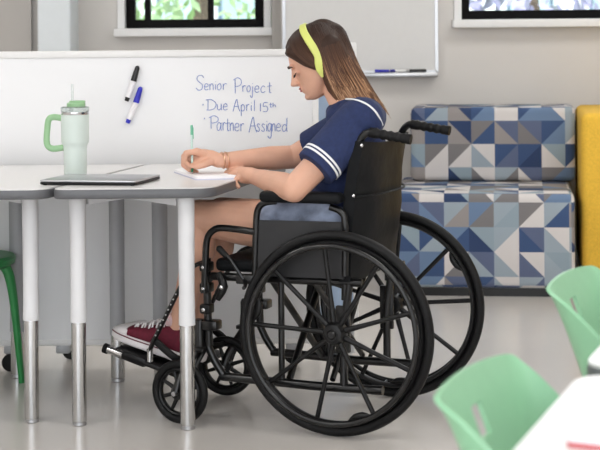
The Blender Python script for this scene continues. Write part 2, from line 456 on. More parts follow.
# second panel behind to the right
p2 = thing('rolling_partition', 'pale blue partition panel partly hidden behind the student and wheelchair', 'partition', (wx(330, 6.5), 6.5, 0))
qx0, qx1 = wx(305, 6.5), wx(356, 6.5); q0 = .11; q1 = at(350, 44, 6.5).z
MB().box(((qx0+qx1)/2, 6.5, (q0+q1)/2), (qx1-qx0-.002, .03, q1-q0-.004)).build('panel', 'paleblue', p2, False, True)
f = MB(); f.box(((qx0+qx1)/2, 6.5, q1-.01), (qx1-qx0, .045, .03), bev=.004); f.box(((qx0+qx1)/2, 6.5, q0+.01), (qx1-qx0, .045, .02), bev=.004)
for x in (qx0, qx1-.01): f.box((x, 6.5, (q0+q1)/2), (.02, .039, q1-q0-.002), bev=.004)
f.build('frame', 'boardframe', p2, True, True)
for x in (qx0+.03, qx1-.03): MB().tube([(x, 6.5, .11), (x, 6.5, .0)], .014, 10).build('foot', 'legg', p2, True, True)

# handwriting (strokes drawn in letter cells x 0..1, y 0 baseline .. 1 cap height)
GL = {
 'S': [[(.95,.85),(.75,1),(.3,.98),(.1,.75),(.4,.55),(.8,.35),(.7,.05),(.3,-.02),(0,.15)]],
 'e': [[(.1,.28),(.85,.32),(.8,.52),(.45,.58),(.12,.4),(.12,.12),(.45,0),(.95,.08)]],
 'n': [[(.1,.55),(.15,0)],[(.15,.35),(.5,.57),(.8,.45),(.85,0)]],
 'i': [[(.5,.5),(.5,0)],[(.5,.72),(.53,.76)]],
 'o': [[(.5,.56),(.1,.35),(.2,.03),(.6,-.02),(.9,.25),(.75,.52),(.5,.56)]],
 'r': [[(.15,.55),(.2,0)],[(.2,.35),(.5,.56),(.9,.52)]],
 'P': [[(.2,.95),(.22,-.05)],[(0,.85),(.5,1.02),(.95,.85),(.9,.55),(.5,.42),(.22,.42)]],
 'j': [[(.7,.5),(.7,-.25),(.4,-.42),(.0,-.25)],[(.7,.72),(.74,.76)]],
 'c': [[(.9,.48),(.5,.57),(.12,.35),(.15,.08),(.5,-.02),(.95,.1)]],
 't': [[(.5,.9),(.5,.1),(.65,0),(.85,.03)],[(.05,.55),(.95,.6)]],
 'D': [[(.2,.98),(.18,0)],[(0,.95),(.5,1),(.95,.65),(.85,.2),(.45,0),(.05,0)]],
 'u': [[(.1,.52),(.15,.1),(.45,0),(.8,.15)],[(.85,.55),(.85,.1),(.98,0)]],
 'A': [[(0,-.05),(.5,1.02),(.72,.4),(.98,-.05)],[(.15,.38),(.85,.4)]],
 'p': [[(.15,.52),(.18,-.45)],[(.18,.4),(.5,.57),(.88,.35),(.75,.05),(.4,-.02),(.18,.1)]],
 'l': [[(.5,1.0),(.5,0)]],
 '1': [[(.5,.95),(.5,0)]],
 '5': [[(.9,.98),(.25,.95),(.15,.55),(.6,.6),(.9,.35),(.7,.02),(.1,0)]],
 'h': [[(.15,1),(.15,0)],[(.15,.35),(.5,.55),(.8,.4),(.85,0)]],
 'a': [[(.85,.45),(.45,.57),(.1,.3),(.25,.02),(.6,.05),(.85,.4)],[(.88,.55),(.86,.1),(1,0)]],
 's': [[(.85,.48),(.45,.57),(.2,.42),(.7,.22),(.75,.05),(.4,-.02),(.05,.08)]],
 'g': [[(.85,.45),(.45,.57),(.1,.3),(.25,.02),(.6,.05),(.85,.4)],[(.88,.55),(.82,-.35),(.5,-.5),(.1,-.35)]],
 'd': [[(.8,.4),(.45,.52),(.1,.25),(.25,0),(.6,.02),(.85,.3)],[(.88,1.0),(.85,.1),(1,0)]],
 '.': [[(.3,.42),(.5,.5),(.42,.56),(.34,.48),(.5,.44)]],
}
def write(chars, k):
    b = MB()
    for ch, x0, x1, base, cap in chars:   # in zoomed coords (5x, origin 190,70)
        for st in GL[ch]:
            pts = []
            for (u, v) in st:
                px = 190+(x0+(x1-x0)*u)/5; py = 70+(base-(base-cap)*v)/5
                p = at(px, py, PD+.0015); pts.append(p)
            b.tube(pts, .0014, 6, smooth=4 if len(pts) > 2 else 0)
    b.build('handwriting', 'blueink', pr, True, True)
write([('S',30,70,100,28),('e',70,93,100,45),('n',96,120,100,45),('i',122,132,98,45),('o',134,158,98,45),('r',162,187,98,45),
       ('P',217,258,112,40),('r',260,280,108,55),('o',282,304,108,55),('j',300,318,112,52),('e',322,347,112,55),('c',352,377,112,55),('t',386,410,114,55)], 1)
write([('.',60,72,197,150),('D',80,132,200,148),('u',134,160,200,145),('e',164,188,200,145),('A',215,250,204,148),('p',252,276,204,148),('r',280,298,204,148),('i',300,312,204,150),('l',314,330,204,150),
       ('1',346,358,206,165),('5',362,392,208,162),('t',396,410,186,162),('h',412,430,186,164)], 2)
write([('.',66,80,262,225),('P',95,142,290,230),('a',132,158,302,232),('r',162,178,302,232),('t',176,200,304,238),('n',198,220,304,235),('e',222,247,305,238),('r',250,272,305,240),
       ('A',295,334,308,236),('s',332,352,306,240),('s',356,376,306,240),('i',378,388,306,240),('g',386,410,306,236),('n',408,428,306,240),('e',430,454,306,240),('d',458,488,306,240)], 3)
def marker(a, b_, c, capm, label):
    a, b_, c = [at(*q, PD-.012) for q in (a, b_, c)]
    t = thing('marker_pen', label, 'marker', c, 0, 'markers stuck on the partition')
    MB().tube([b_, a], [.011, .0085], 14).ell(a, .0085).build('cap', capm, t, True, True)
    d = (b_-c).normalized()
    MB().tube([b_, c+d*.012], [.010, .0085], 14).build('barrel', 'paper', t, True, True)
    MB().tube([c+d*.014, c], [.0088, .0075], 14).build('end_plug', capm, t, True, True)
marker((137.2, 68), (133.5, 81), (126.5, 101), 'black', 'black-capped whiteboard marker stuck slanting on the partition, the upper one')
marker((140.2, 89), (136, 102.5), (127.5, 123), 'bluecap', 'blue-capped whiteboard marker stuck slanting on the partition, the lower one')

# ------------------------------------------------------------------ desks
TZ = .735
def xy(px, py, z=TZ): p = on_z(px, py, z); return (p.x, p.y)
def desk(name_label, poly, rad, loc, legs, crossbars):
    t = thing('desk', name_label, 'desk', loc)
    L0 = V(loc)
    pl = [(p[0]-L0.x, p[1]-L0.y) for p in rounded([V(p).to_2d() if len(p) > 2 else V(p) for p in poly], rad)]
    MB().prism(pl, TZ-.031, TZ-.002, bev=.006).build('edge_band', 'deskedge', t)
    c = V((sum(p[0] for p in pl)/len(pl), sum(p[1] for p in pl)/len(pl)))
    pl2 = [tuple(V(p)+(c-V(p)).normalized()*.004) for p in pl]
    MB().prism(pl2, TZ-.006, TZ).build('tabletop', 'desktop', t)
    for (x, y, up, js, r) in legs:
        x -= L0.x; y -= L0.y
        lg = MB().lathe([(r*1.12, js), (r*1.12, js+.01), (r*1.05, js+.1), (r*1.14, TZ-.031)], (x, y, 0), seg=28).build('leg', up, t)
        MB().lathe([(r*.98, .012), (r, .018), (r, js+.005)], (x, y, 0), seg=28).build('chrome_sleeve', 'chrome', lg)
        MB().lathe([(r*.8, 0), (r*.95, .002), (r*.95, .011), (r*.6, .016)], (x, y, 0), seg=24).build('foot_glide', 'alu', lg)
    for a, b_ in crossbars:
        a = V(a)-V((L0.x, L0.y, 0)); b_ = V(b_)-V((L0.x, L0.y, 0))
        d = (b_-a); n = V((-d.y, d.x, 0)).normalized()*.018
        MB().add([a-n, a+n, b_+n, b_-n, a-n-V((0, 0, .03)), a+n-V((0, 0, .03)), b_+n-V((0, 0, .012)), b_-n-V((0, 0, .012))], [(0,1,2,3),(4,5,6,7),(0,1,5,4),(1,2,6,5),(2,3,7,6),(3,0,4,7)]).build('support_bracket', 'legw', t)
    return t
fl2 = xy(52, 188.5); 
def legpt(px, py): p = on_z(px, py, 0); return p.x, p.y
l1, l2, l3 = legpt(32, 422), legpt(79.5, 425), legpt(188, 429)
b1, b2 = legpt(118, 381), legpt(161, 383)
bk = 6.14
d2poly = [(-.752, 5.235), (-.268, 5.235), (-.045, bk), (-.53, bk)]
UB = TZ-.032
desk('white-topped desk with grey edge and chrome legs, the student writes on it', d2poly, [.05, .07, .05, .03], (-.45, 5.6, 0),
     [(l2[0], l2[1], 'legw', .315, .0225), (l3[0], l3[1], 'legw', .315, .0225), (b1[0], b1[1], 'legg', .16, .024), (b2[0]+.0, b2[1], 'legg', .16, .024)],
     [((l2[0]+.02, l2[1]+.03, UB), (l2[0]+.25, l2[1]+.2, UB)), ((l3[0]-.02, l3[1]+.03, UB), (l3[0]-.25, l3[1]+.2, UB))])
d1poly = [(-1.7, 5.235), (-.764, 5.235), (-.542, bk), (-1.9, bk)]
b0 = legpt(18, 377)
desk('white-topped desk with grey edge at the far left, the mint tumbler stands on it', d1poly, [.05, .05, .03, .05], (-1.2, 5.6, 0),
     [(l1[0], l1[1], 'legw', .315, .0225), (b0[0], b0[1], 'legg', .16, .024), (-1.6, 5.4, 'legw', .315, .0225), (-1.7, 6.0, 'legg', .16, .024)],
     [((l1[0]-.02, l1[1]+.03, UB), (l1[0]-.25, l1[1]+.2, UB))])

# tumbler
tp = on_z(75.5, 176.5, TZ)
tm = thing('tumbler', 'pale mint insulated tumbler with green handle, lid and clear straw on the desk', 'tumbler', (tp.x, tp.y, TZ))
MB().lathe([(.034, 0), (.036, .003), (.0375, .085), (.0385, .1), (.043, .108), (.0445, .115), (.045, .2)], seg=48).build('cup_body', 'tumbler', tm)
MB().lathe([(.0445, .199), (.045, .2), (.0445, .209), (.04, .21)], seg=48).build('steel_rim', 'chrome', tm)
MB().lathe([(.044, .209), (.0455, .211), (.0455, .224), (.042, .226)], seg=48).build('lid', mat('clear_lid', (226, 236, 232), .1, trans=.75, noise=.01), tm)
MB().lathe([(.026, .222), (.03, .226), (.03, .236), (.026, .239)], (.004, 0, 0), seg=32).box((.008, 0, .241), (.05, .028, .008), bev=.003).build('lid_cap', 'handle', tm)
MB().tube([(-.008, 0, .215), (-.008, 0, .298)], .0042, 12).build('straw', mat('clear_straw', (240, 244, 244), .1, trans=.4, noise=.01), tm)
hp = [(-.038, 0, .188), (-.07, 0, .192), (-.085, 0, .183), (-.09, 0, .15), (-.092, 0, .115), (-.087, 0, .098), (-.07, 0, .09), (-.036, 0, .094)]
MB().tube(hp, .0078, 12, smooth=5, flat=1.3).build('handle', 'handle', tm)

# laptop
LP = [V((*xy(39, 185.2), 0)), V((*xy(136, 186), 0)), V((*xy(161, 179.3), 0))]
LP.append(LP[0]+LP[2]-LP[1])
lc = sum(LP, V())/4
lt = thing('laptop', 'thin silver laptop lying closed on the desks in front of the tumbler', 'laptop', (lc.x, lc.y, TZ))
pl = [tuple((p-lc).to_2d()) for p in LP]
pls = [tuple(V(p)*.97) for p in pl]
MB().prism(rounded([V(p) for p in pl], .012, 4), .002, .0095, bev=.002).build('base', 'plastic', lt)
MB().prism(rounded([V(p)*.985 for p in pl], .012, 4), .0082, .0105).build('screen_gap', 'plastic', lt)
MB().prism(rounded([V(p) for p in pl], .012, 4), .0102, .0155, bev=.0015).build('lid', 'alu', lt)
for q in pls: MB().lathe([(.006, 0), (.006, .003)], (q[0]*.93, q[1]*.93, 0), seg=12).build('rubber_foot', 'rubber', lt)

# notebook under the hands
NC = [V((*xy(174, 172), 0)), V((*xy(197, 180.5), 0)), V((*xy(250, 178), 0)), V((*xy(246, 167.5), 0)), ]
NC = [V((*xy(173.5, 172.5), 0)), V((*xy(196, 180.3), 0)), V((*xy(236, 179.3), 0)), V((*xy(255, 170), 0)), V((*xy(196, 167.6), 0))]
nc = sum(NC, V())/5
nb = thing('notebook', 'open white notebook under the writing hand on the desk', 'notebook', (nc.x, nc.y, TZ))
ppl = [V(p-nc).to_2d() for p in NC]
MB().prism(rounded([p for p in ppl], .01, 3), .0, .003).build('cover', mat('lavender_cover', (196, 196, 214), .6, noise=.03), nb)
MB().prism(rounded([p*.975 for p in ppl], .01, 3), .003, .009).build('page_block', 'paper', nb)
MB().prism(rounded([p*.96 for p in ppl], .01, 3), .009, .0105).build('page', 'paper', nb)

# green stool at left
sp = on_z(22, 378, 0)
st = thing('stool', 'green plastic stool under the desk at the left edge', 'stool', (sp.x-.178, sp.y-.06, 0))
zse = .44
MB().lathe([(.05, zse-.05), (.14, zse-.045), (.168, zse-.03), (.172, zse-.012), (.165, zse-.002), (.14, zse), (.06, zse-.008), (.005, zse-.012)], (.0, -.02, 0), seg=48).build('seat', 'dgreen', st)
for qx_, qy_ in ((1, 0), (-1, 0), (0, -1), (0, .78)):
    if 1:
        MB().tube([(qx_*.135, qy_*.135-.02, zse-.04), (qx_*.152, qy_*.15-.02, zse-.08), (qx_*.168, qy_*.165-.02, .25), (qx_*.19, qy_*.19-.02, 0)], [.024, .022, .018, .013], 12, smooth=4, flat=.8).build('leg', 'dgreen', st)

# ------------------------------------------------------------------ foreground tables and chairs
U = V((.40, .917, 0)).normalized()       # along table edge, away from camera
Fw = V((U.y, -U.x, 0))                   # facing the table
yaw = math.atan2(Fw.y, Fw.x)
ta = V((*xy(512, 450), 0)); tb = V((*xy(576, 377), 0))
Ut = (tb-ta).normalized(); Ft = V((Ut.y, -Ut.x, 0))
def ftable(label, far_left, length, width, tz=TZ):
    o0 = far_left
    poly = [o0-Ut*length, o0-Ut*length+Ft*width, o0+Ft*width, o0]
    c = sum(poly, V())/4
    t = thing('table', label, 'table', (c.x, c.y, 0))
    pp = rounded([(p-c).to_2d() for p in poly], .06)
    MB().prism(pp, TZ-.03, TZ-.003, bev=.006).build('edge_band', 'deskedge', t)
    MB().prism([p*.995 for p in pp], TZ-.006, TZ).build('tabletop', 'desktop', t)
    for p in poly:
        q = (p-c)*.84
        lg = MB().lathe([(.022, .3), (.026, TZ-.03)], (q.x, q.y, 0), seg=20).build('leg', 'legw', t)
        MB().lathe([(.02, 0), (.0205, .31)], (q.x, q.y, 0), seg=20).build('chrome_sleeve', 'chrome', lg)
    return t
ftable('white table in the right foreground holding the red-edged notebook', tb+Ut*.03, .95, .6)
t2 = V((*xy(581, 366), 0))
ftable('white table behind the foreground one at the right edge', t2+Ut*1.0, 1.0, .6)
NB = [V((*xy(566, 437, TZ+.012), 0)), V((*xy(640, 445, TZ+.012), 0)), V((*xy(690, 410, TZ+.012), 0)), V((*xy(603, 399, TZ+.012), 0))]
nbc = sum(NB, V())/4
nbk = thing('notebook', 'red-covered notebook with white top page on the foreground table', 'notebook', (nbc.x, nbc.y, TZ))
pp = [(p-nbc).to_2d() for p in NB]
MB().prism(rounded(pp, .006, 3), 0, .006).build('cover', 'red', nbk)
MB().prism(rounded([p*.985 for p in pp], .006, 3), .006, .013).build('page_block', 'paper', nbk)

def green_chair():
    """local: +x facing, y sideways; shell backrest wraps round"""
    t = thing('classroom_chair', 'mint green plastic chair tucked at the foreground table, nearer the camera', 'chair', (0, 0, 0), 0, 'mint green shell chairs')
    # backrest shell: u in [-1,1] across, v in [0,1] height
    def P(u, v, off=0):
        hw = .175
        ang = abs(u)
        k_ = ang/.8; k_ = k_ if k_ < .8 else (.8+.2*(1-math.exp(-(k_-.8)/.2)))
        y = math.copysign(hw*k_, u)
        fwd = .012+.02*ang**2+.17*(max(0, ang-.55)/.45)**1.6*(1-v)**.8
        lean = -.10*v**1.2
        top = 1-.045*ang**2
        z = .44+.305*top*v
        # cut of the wing: edge slopes forward-down
        x = -.19+lean+fwd
        n = V((1, -.9*u*ang, .2)).normalized()
        return V((x, y, z))+n*off
    nu, nv = 28, 14; b = MB()
    def skip(i, j): return j in (nv-4, nv-3) and nu//2-3 <= i < nu//2
    G = {}
    for s_, off in ((0, .004), (1, -.004)):
        for i in range(nu+1):
            for j in range(nv+1): G[s_, i, j] = b.bm.verts.new(P(-1+2*i/nu, j/nv, off))
    def q(*a):
        b.bm.faces.new([G[k] for k in a])
    for i in range(nu):
        for j in range(nv):
            if skip(i, j): continue
            q((0, i, j), (0, i+1, j), (0, i+1, j+1), (0, i, j+1)); q((1, i, j+1), (1, i+1, j+1), (1, i+1, j), (1, i, j))
            for di, dj, a, c in ((0, -1, (i, j), (i+1, j)), (0, 1, (i, j+1), (i+1, j+1)), (-1, 0, (i, j), (i, j+1)), (1, 0, (i+1, j), (i+1, j+1))):
                ii, jj = i+di, j+dj
                if ii < 0 or ii >= nu or jj < 0 or jj >= nv or skip(ii, jj): q((0, *a), (0, *c), (1, *c), (1, *a))
    b.build('backrest', 'green', t)
    # seat shell
    b = MB(); secs = []
    for i in range(15):
        x = -.20+.44*i/14; w = .205 if i < 11 else .205-.02*(i-10)
        row = []
        zz = .455-.02*math.sin(PI*min(1, i/10)) - (.03*((i-11)/3)**2 if i > 11 else 0)
        pts = []
        for k in range(13):
            y = -w+2*w*k/12; pts.append(V((x, y, zz+.015*abs(y/w)**3)))
        pts2 = [p-V((0, 0, .01)) for p in pts][::-1]
        secs.append(pts+pts2)
    b.loft(secs); b.build('seat', 'green', t)
    for sx_, sy_ in ((-1, -1), (-1, 1), (1, -1), (1, 1)):
        MB().tube([(sx_*.13, sy_*.15, .435), (sx_*.17, sy_*.18, .38), (sx_*.215, sy_*.205, 0)], .0125, 12, smooth=4).build('leg', 'chrome', t)
    return t
gc = green_chair()
# place so that near upper corner of the back (y=-hw) lands on the photo's corner
def place_corner(px, py):
    p = on_z(px, py, .731)
    loc = p - (Fw*(-.19-.10+.032) + (-U)*(.17))   # local +y = left of facing; near side = -U
    return V((loc.x, loc.y, 0))
gc.location = place_corner(440, 404); gc.rotation_euler = (0, 0, yaw)
dup(gc, place_corner(551, 293), yaw, 'mint green plastic chair at the right edge, further back in front of the sofa')

# ------------------------------------------------------------------ wheelchair
O = V((.197, 5.465, 0)); WY = math.atan2(.354, -.935)
F = V((math.cos(WY), math.sin(WY), 0)); Lf = V((-F.y, F.x, 0))
wc = thing('wheelchair', 'black manual wheelchair with nine-spoke wheels, the student sits in it', 'wheelchair', O, WY)
def W(px, py, l):
    """local wheelchair point seen at pixel, on the plane l metres to the person's left"""
    r = ray(px, py); o = V((0, 0, H)); n = Lf
    t = (O+Lf*l-o).dot(n)/r.dot(n); p = o+r*t
    d = p-O; return V((d.dot(F), l, p.z))
def mir(pts): return [V((p.x, -p.y, p.z)) for p in pts]
WRAD = .305
def wheel(sgn, rot):
    y0 = sgn*.285; c = V((0, y0, WRAD)); ax = V((0, 1, 0))
    tyre = MB().ring(c, ax, WRAD-.0145, .0145, 96, 12, 1.15).build('drive_wheel', 'rubber', wc)
    b = MB().ring(c, ax, WRAD-.036, .010, 96, 10, 1.5)
    for k in range(9):     # lumps where the push rim bolts on
        a = rot+2*PI*k/9+.18
        d = V((math.cos(a), 0, math.sin(a))); tn = V((-math.sin(a), 0, math.cos(a)))
        if k % 3 == 0: b.tube([c+d*(WRAD-.046)-tn*.035, c+d*(WRAD-.053)-tn*.012, c+d*(WRAD-.053)+tn*.012, c+d*(WRAD-.046)+tn*.035], [.004, .011, .011, .004], 10, smooth=3)
    b.build('rim', 'plastic', tyre)
    MB().ring(c+ax*sgn*.04, ax, WRAD-.043, .0085, 96, 10).build('push_rim', 'black', tyre)
    for k in range(6):
        a = rot+2*PI*k/6+.4; d = V((math.cos(a), 0, math.sin(a)))
        MB().tube([c+d*(WRAD-.04), c+d*(WRAD-.043)+ax*sgn*.04], .004, 8).build('push_rim_bolt', 'black', tyre)
    for k in range(9):
        a = rot+2*PI*k/9; d = V((math.cos(a), 0, math.sin(a)))
        MB().tube([c+d*.02, c+d*.12, c+d*(WRAD-.04)], [.0095, .007, .0075], 10, flat=1.0).build('spoke', 'plastic', tyre)
    MB().lathe([(.012, -.032), (.03, -.03), (.034, -.012), (.034, .012), (.028, .026), (.014, .03)], c, ax*sgn, 32).build('hub', 'plastic', tyre)
    MB().lathe([(.013, .029), (.013, .036), (.009, .04)], c, ax*sgn, 20).ring(c+ax*sgn*.031, ax, .016, .002, 24, 6).build('axle_cap', 'black', tyre)
    return tyre
wheel(1, math.radians(3)); wheel(-1, math.radians(15))

fork_top = .285
def caster(c, stem):
    c = V(c); ax = V((.12, 1, 0)).normalized() if c.y > 0 else V((-.1, 1, 0)).normalized()
    R = .098
    t = MB().ring(c, ax, R-.013, .013, 56, 10, 1.0).build('caster_wheel', 'rubber', wc)
    b = MB().ring(c, ax, R-.029, .006, 56, 8, 1.8)
    for k in range(8):
        a = 2*PI*k/8+.3; u = ax.orthogonal().normalized(); w = ax.cross(u); d = u*math.cos(a)+w*math.sin(a)
        b.tube([c+d*.012, c+d*(R-.027)], [.008, .005], 8)
    b.lathe([(.008, -.02), (.022, -.018), (.022, .018), (.008, .02)], c, ax, 20)
    b.build('caster_rim', 'plastic', t)
    MB().lathe([(.007, -.04), (.007, .04)], c, ax, 14).build('axle_bolt', 'alu', t)
    f = MB()
    st_ = V((stem[0], stem[1], c.z+R+.02))
    for s_ in (-1, 1):
        f.tube([c+ax*s_*.031, c+ax*s_*.031+V((0, 0, .05))+(st_-c).to_2d().to_3d()*.3, V((st_.x, st_.y, st_.z))+ax*s_*.027], [.011, .012, .013], 10, smooth=3, flat=.55)
    f.box(st_+V((0, 0, .004)), (.05, .066, .014), bev=.004)
    f.lathe([(.012, 0), (.019, .008), (.019, .085), (.014, .095)], st_, (0, 0, 1), 20)
    f.build('caster_fork', 'black', t)
nc_ = W(180, 392, .285); nc_.z = .098
# far caster from its photo position
r_ = on_z(226, 395.5, 0)-O; fc = V((r_.dot(F), r_.dot(Lf), .098))
caster(nc_, (nc_.x-.035, .215)); caster(fc, (nc_.x-.02, -.2))

T = .0115
cane = [W(345, 300, .21), W(346, 262, .21), W(348, 225, .21), W(352, 180, .21), W(357, 150, .21), W(360.5, 139.5, .21), W(367, 133, .21), W(378, 131.5, .21)]
grip = [W(370, 132.5, .21), W(411, 139.5, .21)]
for m_ in (lambda p: p, mir):
    MB().tube(m_(cane), T, 12, smooth=5).build('back_cane', 'black', wc)
    g = m_(grip); d = g[1]-g[0]; pts = []; rs = []
    for i in range(25):
        pts.append(g[0]+d*i/24); rs.append(.0145+.0018*math.cos(i*PI/2) if 4 < i < 22 else .0155)
    MB().tube(pts, rs, 14).build('handgrip', 'rubber', wc)
armf = [W(276, 201, .235), W(264, 203, .235), W(257.5, 211, .235), W(256, 232, .235), W(255, 276, .235)]
step = [W(256, 232, .235), W(224, 228, .235), W(213, 230.5, .235), W(207, 240, .235), W(205.5, 262, .235), W(204, 293, .235)]
armr = [W(330, 207, .235), W(341, 212, .235), W(345, 225, .235), W(345, 276, .235)]
skirt = [W(257, 220, .235), W(344, 222, .235), W(344, 279, .235), W(257, 276, .235)]
zr = skirt[2].z-.015
zpad = .695
for m_, sg in ((lambda p: p, 1), (mir, -1)):
    MB().tube(m_(armf), .0105, 12, smooth=5).tube(m_(step), .0105, 12, smooth=5).build('armrest_front_tube', 'black', wc)
    MB().tube(m_(armr), .0105, 12, smooth=5).build('armrest_rear_tube', 'black', wc)
    a = W(262, 199, .235); e = W(343, 205, .235)
    MB().box(((a.x+e.x)/2, sg*.24, zpad+.005), (a.x-e.x, .055, .034), bev=.014, seg=4).build('armrest_pad', 'vinyl', wc)
    MB().slab(m_(skirt), (0, 1, 0), .006).build('side_panel', 'panelp', wc, False)
# frame
zl = W(383, 392, .21).z+.004; xl = W(383, 392, .21).x
xf_ = step[-1].x
zrail = .445
f = MB()
for s_ in (1, -1):
    y = s_*.21
    f.tube([(-.06, y, zrail), (.43, y, zrail)], .0125, 12)
    f.tube([(xl, y, zl+.0), (.1, y, zl), (.40, y, zl+.01)], .014, 12)
    f.tube([(xf_, y, .50), (xf_, y, .36), (xf_-.005, y, .23)], .0125, 12)
    f.tube([(.39, y, zl+.01), (.42, y, .18), (xf_, y, .23)], .012, 12, smooth=4)
    f.tube([(-.02, y, zrail), (0, y, .3), (0, y, zl)], .0125, 12)
    f.tube([(.2, y, zrail), (.2, y, zl)], .010, 10)
    f.tube([(.43, y, zrail), (xf_, y, .43)], .0125, 10)
    f.tube([(.0, y, .305), (.0, s_*.275, .305)], .011, 12)        # axle
    f.box((0, s_*.213, .305), (.045, .016, .14), bev=.004)
    f.box((xf_-.015, y, .295), (.05, .05, .03), bev=.006)
    f.tube([(xf_-.01, y, .3), (nc_.x-.03, s_*.212, .28)], .014, 10)
    f.lathe([(.0145, 0), (.0145, .035)], (xl+.0, y, zl), (1, 0, 0), 14)
f.build('frame', 'black', wc)
for s_ in (1, -1):
    MB().tube([(.22+.02*s_, s_*.2, zrail+.005), (.2+.02*s_, -s_*.2, zl+.01)], .011, 12).build('cross_brace', 'black', wc)
    MB().tube([(.08+.02*s_, s_*.2, zrail+.0), (.06+.02*s_, -s_*.2, zl+.02)], .009, 12).build('cross_brace', 'black', wc)
MB().box((.2, 0, .48), (.44, .42, .04), bev=.015, seg=3).build('seat', 'vinyl', wc)
# little clamps, hooks and bolts on the front post
for s_ in (1, -1):
    for z in (.475, .41, .345):
        k = MB().box((xf_, s_*.213, z), (.035, .042, .03), bev=.006).build('clamp', 'plastic', wc)
        MB().lathe([(.006, 0), (.006, .012), (.003, .014)], (xf_, s_*.232, z), (0, s_, 0), 10).build('clamp_bolt', 'chrome', k)
    k = MB().tube([(xf_-.05, s_*.235, .46), (xf_-.07, s_*.245, .42), (xf_-.05, s_*.245, .38)], [.010, .014, .009], 10, smooth=3).build('release_lever', 'plastic', wc)
    MB().lathe([(.006, 0), (.006, .012), (.003, .014)], (xf_-.07, s_*.254, .42), (0, s_, 0), 10).build('lever_bolt', 'chrome', k)
for s_ in (1, -1):   # brakes
    k = MB().box((.30, s_*.238, zrail), (.07, .02, .03), bev=.005).tube([(.31, s_*.245, zrail), (.35, s_*.25, zrail+.06), (.37, s_*.25, zrail+.075)], [.006, .006, .006], 8, smooth=3).tube([(.305, s_*.245, zrail), (.296, s_*.262, .43), (.292, s_*.285, .425)], .006, 8, smooth=3)
    k = k.build('brake_lever', 'black', wc)
    MB().tube([(.362, s_*.25, zrail+.068), (.385, s_*.25, zrail+.09)], [.009, .010], 10).ell((.386, s_*.25, zrail+.091), .010).build('brake_knob', 'rubber', k)
# back sling
b = MB(); nu, nv = 18, 16
cz = [(p.z, p.x) for p in cane][::-1]
def canex(z):
    for (z0, x0), (z1, x1) in zip(cz, cz[1:]):
        if z1 <= z <= z0: return x1+(x0-x1)*(z-z1)/(z0-z1)
    return cz[-1][1] if z < cz[-1][0] else cz[2][1]
ztb = W(361, 141, .21).z; zbb = .44; G = {}
for s_, off in ((0, .004), (1, -.007)):
    for i in range(nu+1):
        for j in range(nv+1):
            u = -1+2*i/nu; v = j/nv; z = zbb+(ztb-zbb)*v
            z += -.022*(1-u*u)*(v-.5)*2*.6
            sag = .062*(1-u**4)*(.55+.45*math.sin(PI*min(1, v*1.1)))*.9
            wr = .0025*math.sin(v*40+u*3)*(1-u*u)
            seam = -.004*math.exp(-((v-.62)/.02)**2)
            x = canex(min(z, ztb-.001))-sag+wr-seam
            if abs(u) > .97: x += 0
            ed = (-.012 if s_ else .012)*(abs(u)**8)
            G[s_, i, j] = b.bm.verts.new((x+off+ed, u*.222, z))
for i in range(nu):
    for j in range(nv):
        b.bm.faces.new([G[0, i, j], G[0, i+1, j], G[0, i+1, j+1], G[0, i, j+1]]); b.bm.faces.new([G[1, i, j+1], G[1, i+1, j+1], G[1, i+1, j], G[1, i, j]])
for j in range(nv):
    for i in (0, nu): b.bm.faces.new([G[0, i, j], G[0, i, j+1], G[1, i, j+1], G[1, i, j]])
for i in range(nu):
    for j in (0, nv): b.bm.faces.new([G[0, i, j], G[0, i+1, j], G[1, i+1, j], G[1, i, j]])
bs = b.build('backrest', 'vinyl', wc)
b = MB(); zz = zbb+(ztb-zbb)*.62
b.tube([(canex(zz)-.062*(1-u**4)*.95-.012*(abs(u)**8)-.009, u*.222, zz-.003) for u in [-1+2*i/20 for i in range(21)]], .0035, 6)
b.build('seam_piping', 'vinyl', bs)
for s_ in (1, -1):
    for z in (ztb-.012, zz+.0): MB().lathe([(.005, 0), (.005, .006), (.002, .008)], (canex(z)-.012, s_*.222, z), (-.6, s_*.8, 0), 10).build('sling_screw', 'chrome', bs)
